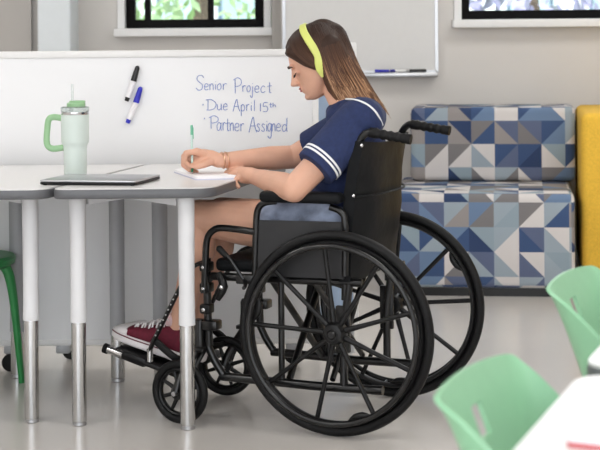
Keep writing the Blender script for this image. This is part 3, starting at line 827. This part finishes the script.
# footrests
plA, plB = W(110, 339, .12), W(186, 368, .12)
pd = (plB-plA); pitch = math.atan2(-pd.z, -pd.x)
PDIR = V((plA.x-plB.x, 0, plA.z-plB.z)).normalized(); PN = V((-PDIR.z, 0, PDIR.x))
def footrest(s_):
    hang = [W(204, 262, .19), W(192, 268, .19), W(180, 288, .19), W(165, 318, .19), W(152, 345, .19), W(150, 352, .19)]
    hang = [V((p.x, s_*.19, p.z)) for p in hang]
    t = MB().tube(hang, [.010, .010, .0105, .0105, .0105, .010], 12, smooth=5, flat=.7).build('footrest_hanger', 'black', wc)
    hs = MB()
    for i in range(9):
        q = hang[2].lerp(hang[4], .1+.09*i)
        hs.lathe([(.0028, 0), (.0028, .0025)], V((q.x, s_*(.19+.009), q.z)), (0, s_, 0), 8)
    hs.build('adjustment_hole', 'alu', t)
    mid = (plA+plB)/2
    Rm = Matrix((PDIR, V((0, 1, 0)), PN)).transposed()
    L_ = (plA-plB).length
    c = V((mid.x, s_*.115, mid.z))-PN*.012
    p = MB().box(c-PDIR*.035, (L_-.06, .15, .016), Rm, bev=.006).box(c+PDIR*(.03), (L_*.42, .15, .03), Rm, bev=.008).build('footplate', 'plastic', t)
    e = c+PDIR*(L_/2); 
    MB().tube([c+V((0, s_*.07, 0))+PDIR*(L_/2-.085), c+V((0, s_*.07, 0))+PDIR*(L_/2-.028)], .0125, 14).build('plate_tube', 'chrome', p)
    MB().tube([c+V((0, s_*.07, 0))+PDIR*(L_/2-.03), c+V((0, s_*.07, 0))+PDIR*(L_/2-.016)], .016, 14).build('tube_plug', 'rubber', p)
    MB().tube([V((hang[-1].x, s_*.19, hang[-1].z+.01)), V((hang[-1].x-.0, s_*.19, hang[-1].z-.03))], .010, 12).build('hanger_end', 'chrome', t)
    hl = [V((hang[4].x, s_*.185, hang[4].z+.02)), c-PDIR*.13+PN*.05+V((0, s_*.07, 0)), c-PDIR*.15+PN*.05, c-PDIR*.13+PN*.05-V((0, s_*.07, 0))]
    MB().tube(hl, .008, 8, smooth=5, flat=1.6).build('heel_loop', 'plastic', t)
footrest(1); footrest(-1)

# ------------------------------------------------------------------ person
pe = thing('person', 'seated student in navy tee and denim shorts, writing, with long brown hair', 'person', (.15, 5.46, .5))
def AT(px, py, D): return at(px, py, D)
hd_c = at(318, 60, 5.50); S = 5.5/FPX       # metres per px at the head
yw = math.radians(6)
fh = V((-math.cos(yw), math.sin(yw), 0))     # horizontal facing
tl = math.radians(26)
HF = (fh*math.cos(tl)-V((0, 0, 1))*math.sin(tl)).normalized()
HU = (fh*math.sin(tl)+V((0, 0, 1))*math.cos(tl)).normalized()
HL = HU.cross(HF)       # person's left (towards the camera)
def HP(a, h, l): return hd_c+HF*a*S+HU*h*S+HL*l*S
levels = [(34.5,-2,-6,3),(33,7,-15,11),(29,15,-22,17),(23,21.5,-26.5,21),(16,25.5,-29,23),(9,27.6,-30,24),(5,28.2,-30,24),(1,26.8,-29.5,23.7),(-3,25.8,-28.5,23),(-8,26,-26,22.2),(-13,26.3,-21,21),(-17,26.6,-14,19.6),(-21,26.6,-8,17.8),(-25,26.3,-2,15.5),(-29,26.6,3,12.5),(-32.5,24.5,8,9),(-34.5,20,11,5)]
def headloft(grow=0, lv=levels, n=36):
    secs = []
    for h, af, ab, w in lv:
        c = (af+ab)/2; hd = (af-ab)/2+grow; ww = w+grow; sec = []
        for k in range(n):
            t = 2*PI*k/n; ct, st_ = math.cos(t), math.sin(t)
            ex = .92 if ct > 0 else 1
            sec.append(HP(c+hd*(abs(ct)**ex)*(1 if ct > 0 else -1), h+(grow if h > 0 else 0), ww*st_*(1 if ct < 0 else (1-.10*ct))))
        secs.append(sec)
    return secs
B = MB()
B.loft(headloft())
# nose
nose = [(6, 27.0, 1.6, 1.0), (2, 28.0, 2.0, 1.6), (-3, 30.4, 2.4, 2.6), (-8, 33.6, 2.9, 3.8), (-11, 35.6, 3.3, 4.4), (-13.0, 34.0, 3.5, 4.2), (-14.8, 29.0, 3.2, 2.8)]
B.loft([[HP(a-dp+ (2.2+dp)*math.cos(t) - 1.2, h, w*math.sin(t)) for t in [2*PI*k/16 for k in range(16)]] for h, a, w, dp in nose])
for l in (-3.4, 3.4): B.ell(HP(29.3, -11.8, l), (.0075, .0068, .0065))
# brows, cheeks, chin, lips mound, eyelids
for l in (-11, 11):
    B.ell(HP(25.4, 6, l), (.018, .008, .008), Matrix((HL, HF, HU)).transposed())
    B.ell(HP(23.6, -1.5, l), (.014, .013, .0105), Matrix((HL, HF, HU)).transposed())
    B.ell(HP(15.5, -14, l*.85), .020)
B.ell(HP(24.6, -28.5, 0), (.017, .013, .012), Matrix((HL, HF, HU)).transposed())
B.ell(HP(25.0, -19.5, 0), (.024, .0125, .017), Matrix((HL, HF, HU)).transposed())
for l in (-23.5, 23.5): B.ell(HP(-2, -5, l*.97), (.012, .004, .022), Matrix((HF, HL, HU)).transposed())
# neck and torso
nb0 = at(349, 108, 5.46)
B.caps(HP(-10, -14, 0), .048, nb0, .052); B.caps(HP(-1, -20, 0), .034, at(346, 110, 5.45), .042)
SL, SR = at(362, 119, 5.31), at(366, 117, 5.61)
B.caps(SL, .05, SR, .05); B.caps(nb0, .062, at(353, 150, 5.46), .09); B.caps(at(353, 150, 5.46), .09, at(341, 205, 5.46), .09)
HipL, HipR = at(332, 227, 5.39), at(341, 225, 5.56)
B.caps(HipL, .095, HipR, .095)
# arms
EL, WL = at(294, 189, 5.26), at(256, 177, 5.475)
B.chain([(SL, .052), (SL.lerp(EL, .5), .045), (EL, .0405)])
B.chain([(EL, .0405), (EL.lerp(WL, .3), .041), (EL.lerp(WL, .75), .031), (WL, .0255)])
ER, WR_ = at(294, 157, 5.71), at(219, 160.5, 5.62)
B.chain([(SR, .052), (SR.lerp(ER, .5), .045), (ER, .038)])
B.chain([(ER, .038), (ER.lerp(WR_, .3), .039), (ER.lerp(WR_, .75), .029), (WR_, .0235)])
# right hand (writing)
def fing(pts, r0, r1):
    n = len(pts)-1
    B.chain([(p, r0+(r1-r0)*i/n) for i, p in enumerate(pts)])
hD = 5.62
B.chain([(WR_, .0235), (at(211, 157.5, hD+.005), .024), (at(203, 155, hD+.008), .020)])
K = [at(197, 151.5, hD-.018), at(195.5, 152.5, hD+.004), at(196.5, 154, hD+.026), at(199, 156, hD+.046)]
for k in K: B.caps(at(211, 158, hD+.01), .018, k, .0125)
fing([K[0], at(186, 153, hD-.022), at(184.5, 161, hD-.020), at(190.3, 167, hD-.014)], .0105, .0075)
fing([K[1], at(184, 156, hD+.002), at(183.5, 165, hD+.0), at(189.5, 170, hD-.002)], .0105, .0078)
fing([K[2], at(186, 160, hD+.024), at(187, 168, hD+.02), at(193.5, 171, hD+.014)], .010, .0076)
fing([K[3], at(191, 163, hD+.042), at(192, 170, hD+.036), at(197, 172, hD+.03)], .009, .007)
fing([at(212, 161, hD-.012), at(204, 164.5, hD-.03), at(197, 166.5, hD-.032), at(192.2, 165.5, hD-.022)], .0135, .0085)
B.caps(at(205, 157, hD+.012), .017, at(193, 160.5, hD+.008), .0125)
B.caps(at(197, 157, hD+.004), .013, at(190, 160, hD+.004), .012)
B.caps(at(205, 159, hD-.004), .015, at(196, 163, hD-.012), .011)
# left hand, palm down over the desk edge
lz = lambda px, py, z: on_z(px, py, z)
pk = at(243, 173, 5.54)
B.chain([(WL, .0255), (at(250, 175, 5.50), .025), (pk, .020)])
KL = [at(240, 170.2, 5.60), at(239, 172, 5.575), at(240, 174.3, 5.545), at(242.5, 177, 5.515)]
for k in KL: B.caps(at(250, 175.5, 5.505), .018, k, .0125)
fing([KL[0], at(233.5, 169.2, 5.635), at(229, 170.6, 5.655), at(226, 172.6, 5.665)], .010, .0075)
fing([KL[1], at(232, 170.8, 5.61), at(227.5, 172.6, 5.625), at(225, 174.6, 5.63)], .0105, .0077)
fing([KL[2], at(233.5, 173.5, 5.575), at(229.5, 175.3, 5.585), at(227.5, 177, 5.585)], .010, .0075)
fing([KL[3], at(237, 178, 5.525), at(235, 182, 5.50), at(238.5, 187, 5.49)], .009, .007)
fing([at(250, 174.5, 5.53), at(244, 170.8, 5.60), at(238, 169, 5.65), at(233, 168.5, 5.67)], .013, .0085)
B.caps(at(249, 178, 5.505), .019, at(243, 179, 5.52), .0145)
# legs
KneeL, KneeR = at(200, 217, 5.535), at(222, 214, 5.72)
B.chain([(HipL, .09), (at(292, 226, 5.44), .082), (at(245, 223, 5.49), .070), (KneeL, .056)])
B.chain([(HipR, .09), (at(300, 224, 5.61), .080), (at(260, 220, 5.67), .068), (KneeR, .055)])
def leg(K, A, bend=-.008):
    m1 = K.lerp(A, .3)-F*.018; m2 = K.lerp(A, .68)-F*.008
    B.chain([(K, .054), (m1, .053), (m2, .040), (A, .032)])
SH = [W(184, 352, .115), None]
def foot_world(l, dpx=0): 
    q = V((plB.x+.0, l, plB.z))+PN*.018+PDIR*.005
    return wmat(wc) @ q
footL, footR = foot_world(.115), foot_world(.004)
PDw = (wmat(wc).to_3x3() @ PDIR).normalized(); PNw = (wmat(wc).to_3x3() @ PN).normalized(); PLw = Lf
footR = footR+PDw*.01-V((0, 0, .012))
AL = footL+PDw*.055+PNw*.095; AR = footR+PDw*.055+PNw*.095
leg(KneeL, AL); leg(KneeR, AR)
for A, ft in ((AL, footL), (AR, footR)):
    B.chain([(A, .032), (ft+PDw*.05+PNw*.05, .03)]); B.caps(ft+PDw*.06+PNw*.05, .028, ft+PDw*.19+PNw*.03, .02)
body = B.build('body', 'skin', pe, True, True)
remesh(body, .0028, 5)

# lips, brows, lashes
RH = Matrix((HL, HF, HU)).transposed()
MB().ell(HP(28.6, -17.8, 0), (.021, .0058, .0036), RH).ell(HP(28.3, -20.3, 0), (.018, .006, .0042), RH).build('lips', mat('lip', (186, 112, 108), .4, noise=.04), body, True, True)
b = MB(); e_ = MB()
for s_ in (1, -1):
    b.tube([HP(29.6, 5.0, s_*5), HP(29.0, 6.4, s_*10), HP(26.6, 5.6, s_*15), HP(24.2, 4.2, s_*18)], [.0022, .0034, .0028, .001], 8, smooth=4)
    e_.tube([HP(27.0, -2.8, s_*6.5), HP(28.0, -4.0, s_*10), HP(26.4, -3.8, s_*13.8), HP(23.6, -2.2, s_*16.5)], [.0008, .0019, .0021, .001], 8, smooth=4)
    for k in range(7):
        q = HP(28.0-.5*k*.9, -4.1, s_*(9+k*1.1)); e_.tube([q, q+HF*.005-HU*.005+HL*s_*.001], [.0006, .0002], 4)
b.build('eyebrows', mat('brow', (62, 44, 36), .8, noise=.1), body, True, True); e_.build('eyelashes', mat('lash', (28, 22, 20), .6, noise=.1), body, True, True)

# ---- shirt
B = MB()
B.ell(at(350, 108, 5.46), (.062, .08, .042)); B.ell(at(341, 112, 5.46), (.048, .075, .034)); B.caps(at(340, 118, 5.42), .045, at(340, 118, 5.50), .045); B.caps(SL, .066, SR, .066)
B.caps(at(356, 121, 5.40), .072, at(357, 121, 5.53), .072)
B.caps(at(353, 145, 5.41), .096, at(354, 145, 5.52), .096)
B.caps(at(344, 180, 5.41), .094, at(345, 180, 5.52), .094)
B.caps(at(338, 212, 5.41), .096, at(341, 212, 5.53), .096)
B.caps(at(353, 145, 5.46), .104, at(340, 212, 5.47), .100)
HemL = at(315, 169, 5.262)
axL = (HemL-SL).normalized()
shL = SL+V((0, .02, .0))
B.lathe([(.02, -.06), (.055, -.04), (.070, 0), (.072, .06), (.069, .12), (.0665, (HemL-shL).length)], shL, (HemL-shL).normalized(), 40)
HemR = at(309, 148, 5.69)
B.lathe([(.02, -.05), (.052, -.04), (.064, 0), (.062, .1), (.056, (HemR-SR).length)], SR, (HemR-SR).normalized(), 40)
shirt = B.build('shirt', 'navy', pe, True, True); remesh(shirt, .004, 6)
dL = (HemL-shL).normalized()
u = dL.orthogonal().normalized(); w = dL.cross(u)
Ln = (HemL-shL).length
for off, wd in ((.026, .0065), (.038, .0065)):
    b = MB(); r0 = .0665+.0018
    b.lathe([(r0-.004, -wd/2), (r0+.0005, -wd/2), (r0+.0008, wd/2), (r0-.004, wd/2)], HemL-dL*off, dL, 48)
    b.build('sleeve_stripe', 'cloth', shirt, True, True)
dg = shirt.evaluated_get(bpy.context.evaluated_depsgraph_get())
def bvh_of(o):
    me = o.data; mw = o.matrix_parent_inverse
    W_ = wmat(o)
    return BVHTree.FromPolygons([W_ @ v.co for v in me.vertices], [tuple(p.vertices) for p in me.polygons])
tS = bvh_of(shirt)
def drop(tree, px, py, off, D0=4.6, dirv=None):
    r = ray(px, py); o_ = V((0, 0, H))+r*D0
    hit = tree.ray_cast(o_, r.normalized())
    return (hit[0]-r.normalized()*off) if hit[0] else None
pts = [drop(tS, x, y, .001) for x, y in ((346, 99), (353, 99.5), (361, 101.5), (368, 105), (374, 110), (379, 117), (382.5, 125))]
pts = [p for p in pts if p]
if len(pts) > 2: MB().tube(pts, .0032, 8, smooth=5).build('collar_stripe', 'cloth', shirt, True, True)
# ---- shorts
B = MB()
B.caps(at(336, 226, 5.39), .100, at(342, 224, 5.57), .100)
B.chain([(HipL, .103), (at(305, 226, 5.425), .097), (at(282, 225, 5.45), .090)])
B.chain([(HipR, .103), (at(310, 224, 5.595), .097), (at(290, 222, 5.63), .090)])
sh = B.build('shorts', 'denim', pe, True, True); remesh(sh, .006, 3)

# ---- shoes
def shoe(ft):
    Mx = Matrix.Translation(ft) @ Matrix((PDw, PLw, PNw)).transposed().to_4x4()
    def sec(x, w, z0, z1, n=24, sq=.7):
        out = []
        for k in range(n):
            t = 2*PI*k/n; c_, s_ = math.cos(t), math.sin(t)
            out.append(Mx @ V((x, w*abs(c_)**sq*(1 if c_ > 0 else -1), (z0+z1)/2+(z1-z0)/2*abs(s_)**sq*(1 if s_ > 0 else -1))))
        return out
    up = [(0-.012, .018, .03, .085), (-.004, .028, .02, .098), (.02, .034, .02, .108), (.05, .036, .02, .108), (.08, .038, .02, .100), (.11, .041, .02, .086), (.15, .045, .02, .068), (.19, .046, .02, .055), (.225, .042, .02, .046), (.245, .034, .02, .038)]
    b = MB().loft([sec(*q) for q in up]); o = b.build('shoe', 'maroon', pe, True, True)
    so = [(-.022, .020), (-.014, .032), (.01, .038), (.06, .038), (.12, .043), (.17, .049), (.21, .0485), (.24, .042), (.262, .028), (.268, .012)]
    MB().loft([sec(x, w, -.005+(.006 if x > .25 else 0), .028, sq=.45) for x, w in so]).build('sole', 'rubw', o, True, True)
    MB().loft([sec(x, w, .015, z, sq=.75) for x, w, z in ((.205, .0465, .050), (.22, .0455, .0495), (.24, .041, .044), (.256, .029, .036), (.264, .014, .030))]).build('toe_cap', 'rubw', o, True, True)
    b = MB()
    for k in range(5):
        x = .085+.024*k; zt = .112-.0115*k*1.05; y = .024
        b.tube([Mx @ V((x, -y, zt-.018)), Mx @ V((x+.006, -y*.4, zt-.002)), Mx @ V((x+.012, y*.5, zt-.006)), Mx @ V((x+.008, y+.006, zt-.022))], .0032, 6, smooth=4)
        b.tube([Mx @ V((x, y, zt-.018)), Mx @ V((x+.006, y*.4, zt-.002)), Mx @ V((x+.012, -y*.5, zt-.006)), Mx @ V((x+.008, -y-.006, zt-.022))], .0032, 6, smooth=4)
    b.tube([Mx @ V((.085, 0, .108)), Mx @ V((.10, .02, .125)), Mx @ V((.085, .034, .118)), Mx @ V((.08, .01, .106))], .0028, 6, smooth=5)
    b.tube([Mx @ V((.085, 0, .108)), Mx @ V((.105, .01, .13)), Mx @ V((.10, .035, .095))], .0028, 6, smooth=5)
    b.build('laces', 'rubw', o, True, True)
    MB().loft([sec(x, .030, .09, .125+dz) for x, dz in ((.02, -.005), (.045, .0), (.075, .012), (.09, .008))]).build('tongue', mat('pink_sock', (222, 190, 192), .8, noise=.05), o, True, True)
    # rubber foxing stripe
    st_ = [Mx @ V((x, w+.0012, .022)) for x, w in so[1:-1]]
    MB().tube(st_, .0018, 6, smooth=3).build('foxing_stripe', 'maroon', o, True, True)
shoe(footL); shoe(footR)

# ---- hair
hm = bpy.data.materials.new('brown_hair'); hm.use_nodes = True; nt = hm.node_tree; N = nt.nodes
bs_ = N['Principled BSDF']; bs_.inputs['Roughness'].default_value = .5; bs_.inputs['Specular IOR Level'].default_value = .2
ca = N.new('ShaderNodeVertexColor'); ca.layer_name = 'tone'
sp_ = N.new('ShaderNodeSeparateColor'); nt.links.new(ca.outputs['Color'], sp_.inputs[0])
rp = N.new('ShaderNodeValToRGB'); els = rp.color_ramp.elements
els[0].position = .0; els[0].color = (*s2l((42, 29, 24)), 1); els[1].position = 1; els[1].color = (*s2l((196, 156, 120)), 1)
q = els.new(.45); q.color = (*s2l((84, 58, 44)), 1); q = els.new(.75); q.color = (*s2l((146, 108, 80)), 1)
nt.links.new(sp_.outputs[0], rp.inputs[0]); nt.links.new(rp.outputs[0], bs_.inputs['Base Color'])
B = MB()
cap = [l for l in levels if l[0] >= -8]
secs = []
for h, af, ab, w in levels[:11]:
    lim = {34.5: af, 33: af}.get(h, af)
    # front trimmed back below the hairline
    if h < 18: lim = af-2.5-(18-h)*1.3
    g = 3.0; c = (lim+ab)/2; hdp = (lim-ab)/2+g; n = 36
    secs.append([HP(c+hdp*math.cos(2*PI*k/n), h+(2.5 if h > 0 else 0), (w+g)*math.sin(2*PI*k/n)) for k in range(n)])
B.loft(secs)
for l in (-1, 1):      # side curtains
    Dn = 5.50-l*.072
    B.chain([(at(327, 47, 5.5-l*.045), .050), (at(336, 66, Dn+l*.02), .042), (at(341, 82, Dn+l*.012), .038), (at(350, 92, Dn+l*.02), .028)])
    B.chain([(at(326, 50, 5.5-l*.056), .030), (at(327, 68, 5.5-l*.062), .026), (at(333, 87, 5.5-l*.06), .021), (at(340, 96, 5.5-l*.068), .020), (at(353, 99, 5.5-l*.078), .017), (at(366, 100, 5.5-l*.07), .015)])
    B.chain([(HP(19.5, 19.5, l*16), .016), (HP(14, 10.5, l*20), .013), (HP(8, 0, l*22.5), .012), (HP(2, -6, l*23), .012)])
    B.chain([(HP(14, 14, l*20), .015), (HP(9, 9, l*21.5), .017), (HP(5, 4, l*22.5), .016), (HP(-2, 0, l*23), .014)])
    B.chain([(HP(22.5, 19, l*12), .011), (HP(18.5, 13.5, l*17.5), .010), (HP(10, 2, l*22), .012)])
B.chain([(at(323, 37, 5.5), .058), (at(328, 42, 5.5), .066), (at(336, 61, 5.5), .064), (at(349, 81, 5.49), .052), (at(363, 94, 5.48), .030), (at(375, 100, 5.47), .014)])
for l in (-1, 1): B.chain([(at(340, 65, 5.5-l*.04), .05), (at(354, 84, 5.49-l*.045), .036), (at(370, 97, 5.48-l*.04), .015)])
base = B.build('hair', hm, pe, True, True); remesh(base, .004, 5)
def tone(o, fn):
    me = o.data; ca_ = me.color_attributes.new('tone', 'FLOAT_COLOR', 'POINT'); W_ = wmat(o)
    for i, v in enumerate(me.vertices):
        t = fn(W_ @ v.co, i); ca_.data[i].color = (t, t, t, 1)
zt_, zb_ = at(330, 30, 5.5).z, at(360, 100, 5.5).z
def ztone(p): return max(0, min(1, (zt_-p.z)/(zt_-zb_)))
tone(base, lambda p, i: .05+.5*ztone(p)**1.6)
tH = bvh_of(base)
STR = MB(); tones = []
def strand(path2d, r, far=False, tn=0):
    pts = []
    n = 16
    for i in range(n+1):
        t = i/n; a = (1-t)
        P_ = [V(q) for q in path2d]
        p = a**3*P_[0]+3*a*a*t*P_[1]+3*a*t*t*P_[2]+t**3*P_[3]
        rr_ = ray(p.x, p.y)
        if far:
            o_ = V((0, 0, H))+rr_*6.4; hit = tH.ray_cast(o_, -rr_.normalized())
            if hit[0]: pts.append(hit[0]+rr_.normalized()*.0015)
        else:
            hit = drop(tH, p.x, p.y, .0015)
            if hit: pts.append(hit)
    # smooth
    if len(pts) < 5: return
    for _ in range(3): pts = [pts[0]]+[(pts[i-1]+pts[i]*2+pts[i+1])/4 for i in range(1, len(pts)-1)]+[pts[-1]]
    if len(pts) > 8 and pts[-1].z < at(0, 88, 5.5).z:
        d = (pts[-1]-pts[-3]); pts.append(pts[-1]+d*.7)
    m = len(pts); rs = [r*(.5+.9*math.sin(PI*min(1, (i+1)/(m))**.8)) if i < m-1 else .0004 for i in range(m)]
    n0 = len(STR.bm.verts); STR.tube(pts, rs, 5, flat=.6)
    for i in range(m):
        tt = max(0, min(1, .05+.72*ztone(pts[i])**.95+1.3*tn*min(1, 1.8*ztone(pts[i])+.05)))
        tones.extend([tt]*5)
lerp = lambda a, b_, t: (a[0]+(b_[0]-a[0])*t, a[1]+(b_[1]-a[1])*t)
jit = lambda q, s_: (q[0]+random.gauss(0, s_), q[1]+random.gauss(0, s_))
for far in (False, True):
    for k in range(330 if not far else 140):
        s_ = random.random(); tn = random.gauss(0, .16)
        p0_ = jit(lerp((306, 20), (341, 27), s_**.8), .8); p1_ = jit(lerp((320, 42), (354, 46), s_), 1.2)
        p2_ = jit(lerp((324, 78), (362, 74), s_), 1.4); p3_ = jit(lerp((340, 101), (386, 103), s_), 1.6)
        strand([p0_, p1_, p2_, p3_], random.uniform(.0012, .0022), far, tn)
    for k in range(150 if not far else 60):      # lower layer over the shoulder
        s_ = random.random()
        strand([jit(lerp((323, 58), (352, 50), s_), 1), jit(lerp((325, 72), (360, 66), s_), 1.2), jit(lerp((333, 86), (368, 82), s_), 1.4), jit(lerp((343, 100), (384, 102), s_), 1.6)], random.uniform(.0013, .0024), far, random.gauss(.02, .17))
    for k in range(90 if not far else 50):       # front, in front of the band, swept back over the ear
        s_ = random.random()
        strand([jit(lerp((309, 20), (290, 32), s_), .6), jit(lerp((311, 34), (285, 46), s_), .7), jit(lerp((314, 48), (295, 60), s_), .7), jit(lerp((320, 62), (318, 69), s_), .7)], random.uniform(.0012, .002), far, random.gauss(-.03, .05))
ho = STR.build('hair_strands', hm, base, True, True)
me = ho.data; ca_ = me.color_attributes.new('tone', 'FLOAT_COLOR', 'POINT')
for i in range(min(len(tones), len(me.vertices))): ca_.data[i].color = (tones[i],)*3+(1,)

# ---- headband with rounded ends (lies over the hair)
b = MB(); pa, pb = [], []
def bandpt(px, py): return drop(tH, px, py, .004)
path = [(300.5, 26.8), (304, 32.5), (309, 41), (314.5, 49.5), (318, 56), (318.8, 63), (320, 70), (322.5, 77)]
wid = [3.6, 3.7, 3.8, 3.9, 3.8, 4.1, 3.7, 1.0]
cen = [bandpt(*p) for p in path]
good = [(p, w_) for p, w_ in zip(cen, wid) if p]
near = good
# continue over the top to the far side: mirror across the head mid-plane
def mirror(p): d = (p-hd_c).dot(HL); return p-HL*2*d
d0 = (near[0][0]-hd_c).normalized(); d1 = (mirror(near[0][0])-hd_c).normalized(); topm = []
for t_ in (.8, .6, .4, .2):
    dd = (d0*(1-t_)+d1*t_).normalized(); hh = tH.ray_cast(hd_c+dd*.3, -dd)
    if hh[0]: topm.append((hh[0]+dd*.003, 3.6))
full = [(mirror(p), w_) for p, w_ in reversed(near)]+topm+near
fp, fw = crom([p for p, _ in full], [w_ for _, w_ in full], 5)
for _ in range(3): fp = [fp[0]]+[(fp[i-1]+fp[i]*2+fp[i+1])/4 for i in range(1, len(fp)-1)]+[fp[-1]]
rows = []
for i, p in enumerate(fp):
    t = (fp[min(i+1, len(fp)-1)]-fp[max(i-1, 0)]).normalized()
    nrm = (p-(hd_c-HF*0*S)).normalized(); nrm = (nrm-t*nrm.dot(t)).normalized(); sd = t.cross(nrm)
    w_ = fw[i]*S; n_ = nrm*.0035
    rows.append([p+sd*w_-n_, p+sd*w_+n_*.2, p+sd*w_*.75+n_, p-sd*w_*.75+n_, p-sd*w_+n_*.2, p-sd*w_-n_])
b.loft(rows); b.build('headband', 'lime', pe, True, True)

# ---- bracelets and pen
wd_ = (ER-WR_).normalized(); 
for k, off in enumerate((.012, .024)):
    c = WR_+wd_*off
    o = MB().ring(c, wd_+V((0, .1*(k-.5), .1)),   .0268, .0014, 40, 8, 1.6).build('bracelet', 'gold', pe, True, True)
pn = thing('pen', 'clear ballpoint pen with green cap end held upright in the writing hand', 'pen', at(192, 172, hD-.016))
tip, top = at(192.3, 174.3, hD-.016), at(191.6, 125, hD-.010)
d = (top-tip)
MB().tube([tip, tip+d*.05], [.0006, .0028], 10).build('tip', 'alu', pn, True, True)
MB().tube([tip+d*.05, tip+d*.12, tip+d*.22], [.003, .0042, .0042], 12).build('grip', mat('pen_green', (20, 120, 84), .4, noise=.05), pn, True, True)
MB().tube([tip+d*.22, tip+d*.86], .0036, 12).build('barrel', mat('pen_clear', (196, 222, 214), .2, noise=.02), pn, True, True)
MB().tube([tip+d*.80, tip+d*.97, top], [.0045, .0045, .0035], 12).tube([tip+d*.95+V((.005, -.004, 0)), tip+d*.72+V((.005, -.004, 0))], .0014, 8).build('cap_end', mat('pen_cap', (110, 180, 150), .35, noise=.05), pn, True, True)

# ------------------------------------------------------------------ world, camera
w = bpy.data.worlds.new('World'); bpy.context.scene.world = w; w.use_nodes = True
bg = w.node_tree.nodes['Background']
tc = w.node_tree.nodes.new('ShaderNodeTexCoord'); sx2 = w.node_tree.nodes.new('ShaderNodeSeparateXYZ'); rp = w.node_tree.nodes.new('ShaderNodeValToRGB')
w.node_tree.links.new(tc.outputs['Generated'], sx2.inputs[0]); w.node_tree.links.new(sx2.outputs['Z'], rp.inputs[0]); w.node_tree.links.new(rp.outputs[0], bg.inputs[0])
rp.color_ramp.elements[0].color = (.95, .97, 1, 1); rp.color_ramp.elements[1].color = (.72, .84, 1, 1)
bg.inputs[1].default_value = 2.1
sl = bpy.data.lights.new('sun', 'SUN'); sl.energy = 3; sl.angle = .02; so_ = bpy.data.objects.new('sun', sl); C.objects.link(so_); so_.rotation_euler = (math.radians(38), math.radians(-42), 0); so_.location = (0, 20, 20)
cam = bpy.data.cameras.new('camera'); co = bpy.data.objects.new('camera', cam); C.objects.link(co)
cam.sensor_width = 36; cam.lens = FPX/600*36; cam.shift_y = -(225-CY)/600; co.location = (0, 0, H); co.rotation_euler = (PI/2, ROLL, 0)
cam.dof.use_dof = True; cam.dof.focus_distance = 5.35; cam.dof.aperture_fstop = 8; cam.clip_end = 200
sc = bpy.context.scene; sc.camera = co
sc.view_settings.view_transform = 'Standard'; sc.view_settings.look = 'None'; sc.view_settings.gamma = 1; sc.view_settings.use_curve_mapping = False
sc.view_settings.exposure = 0.54
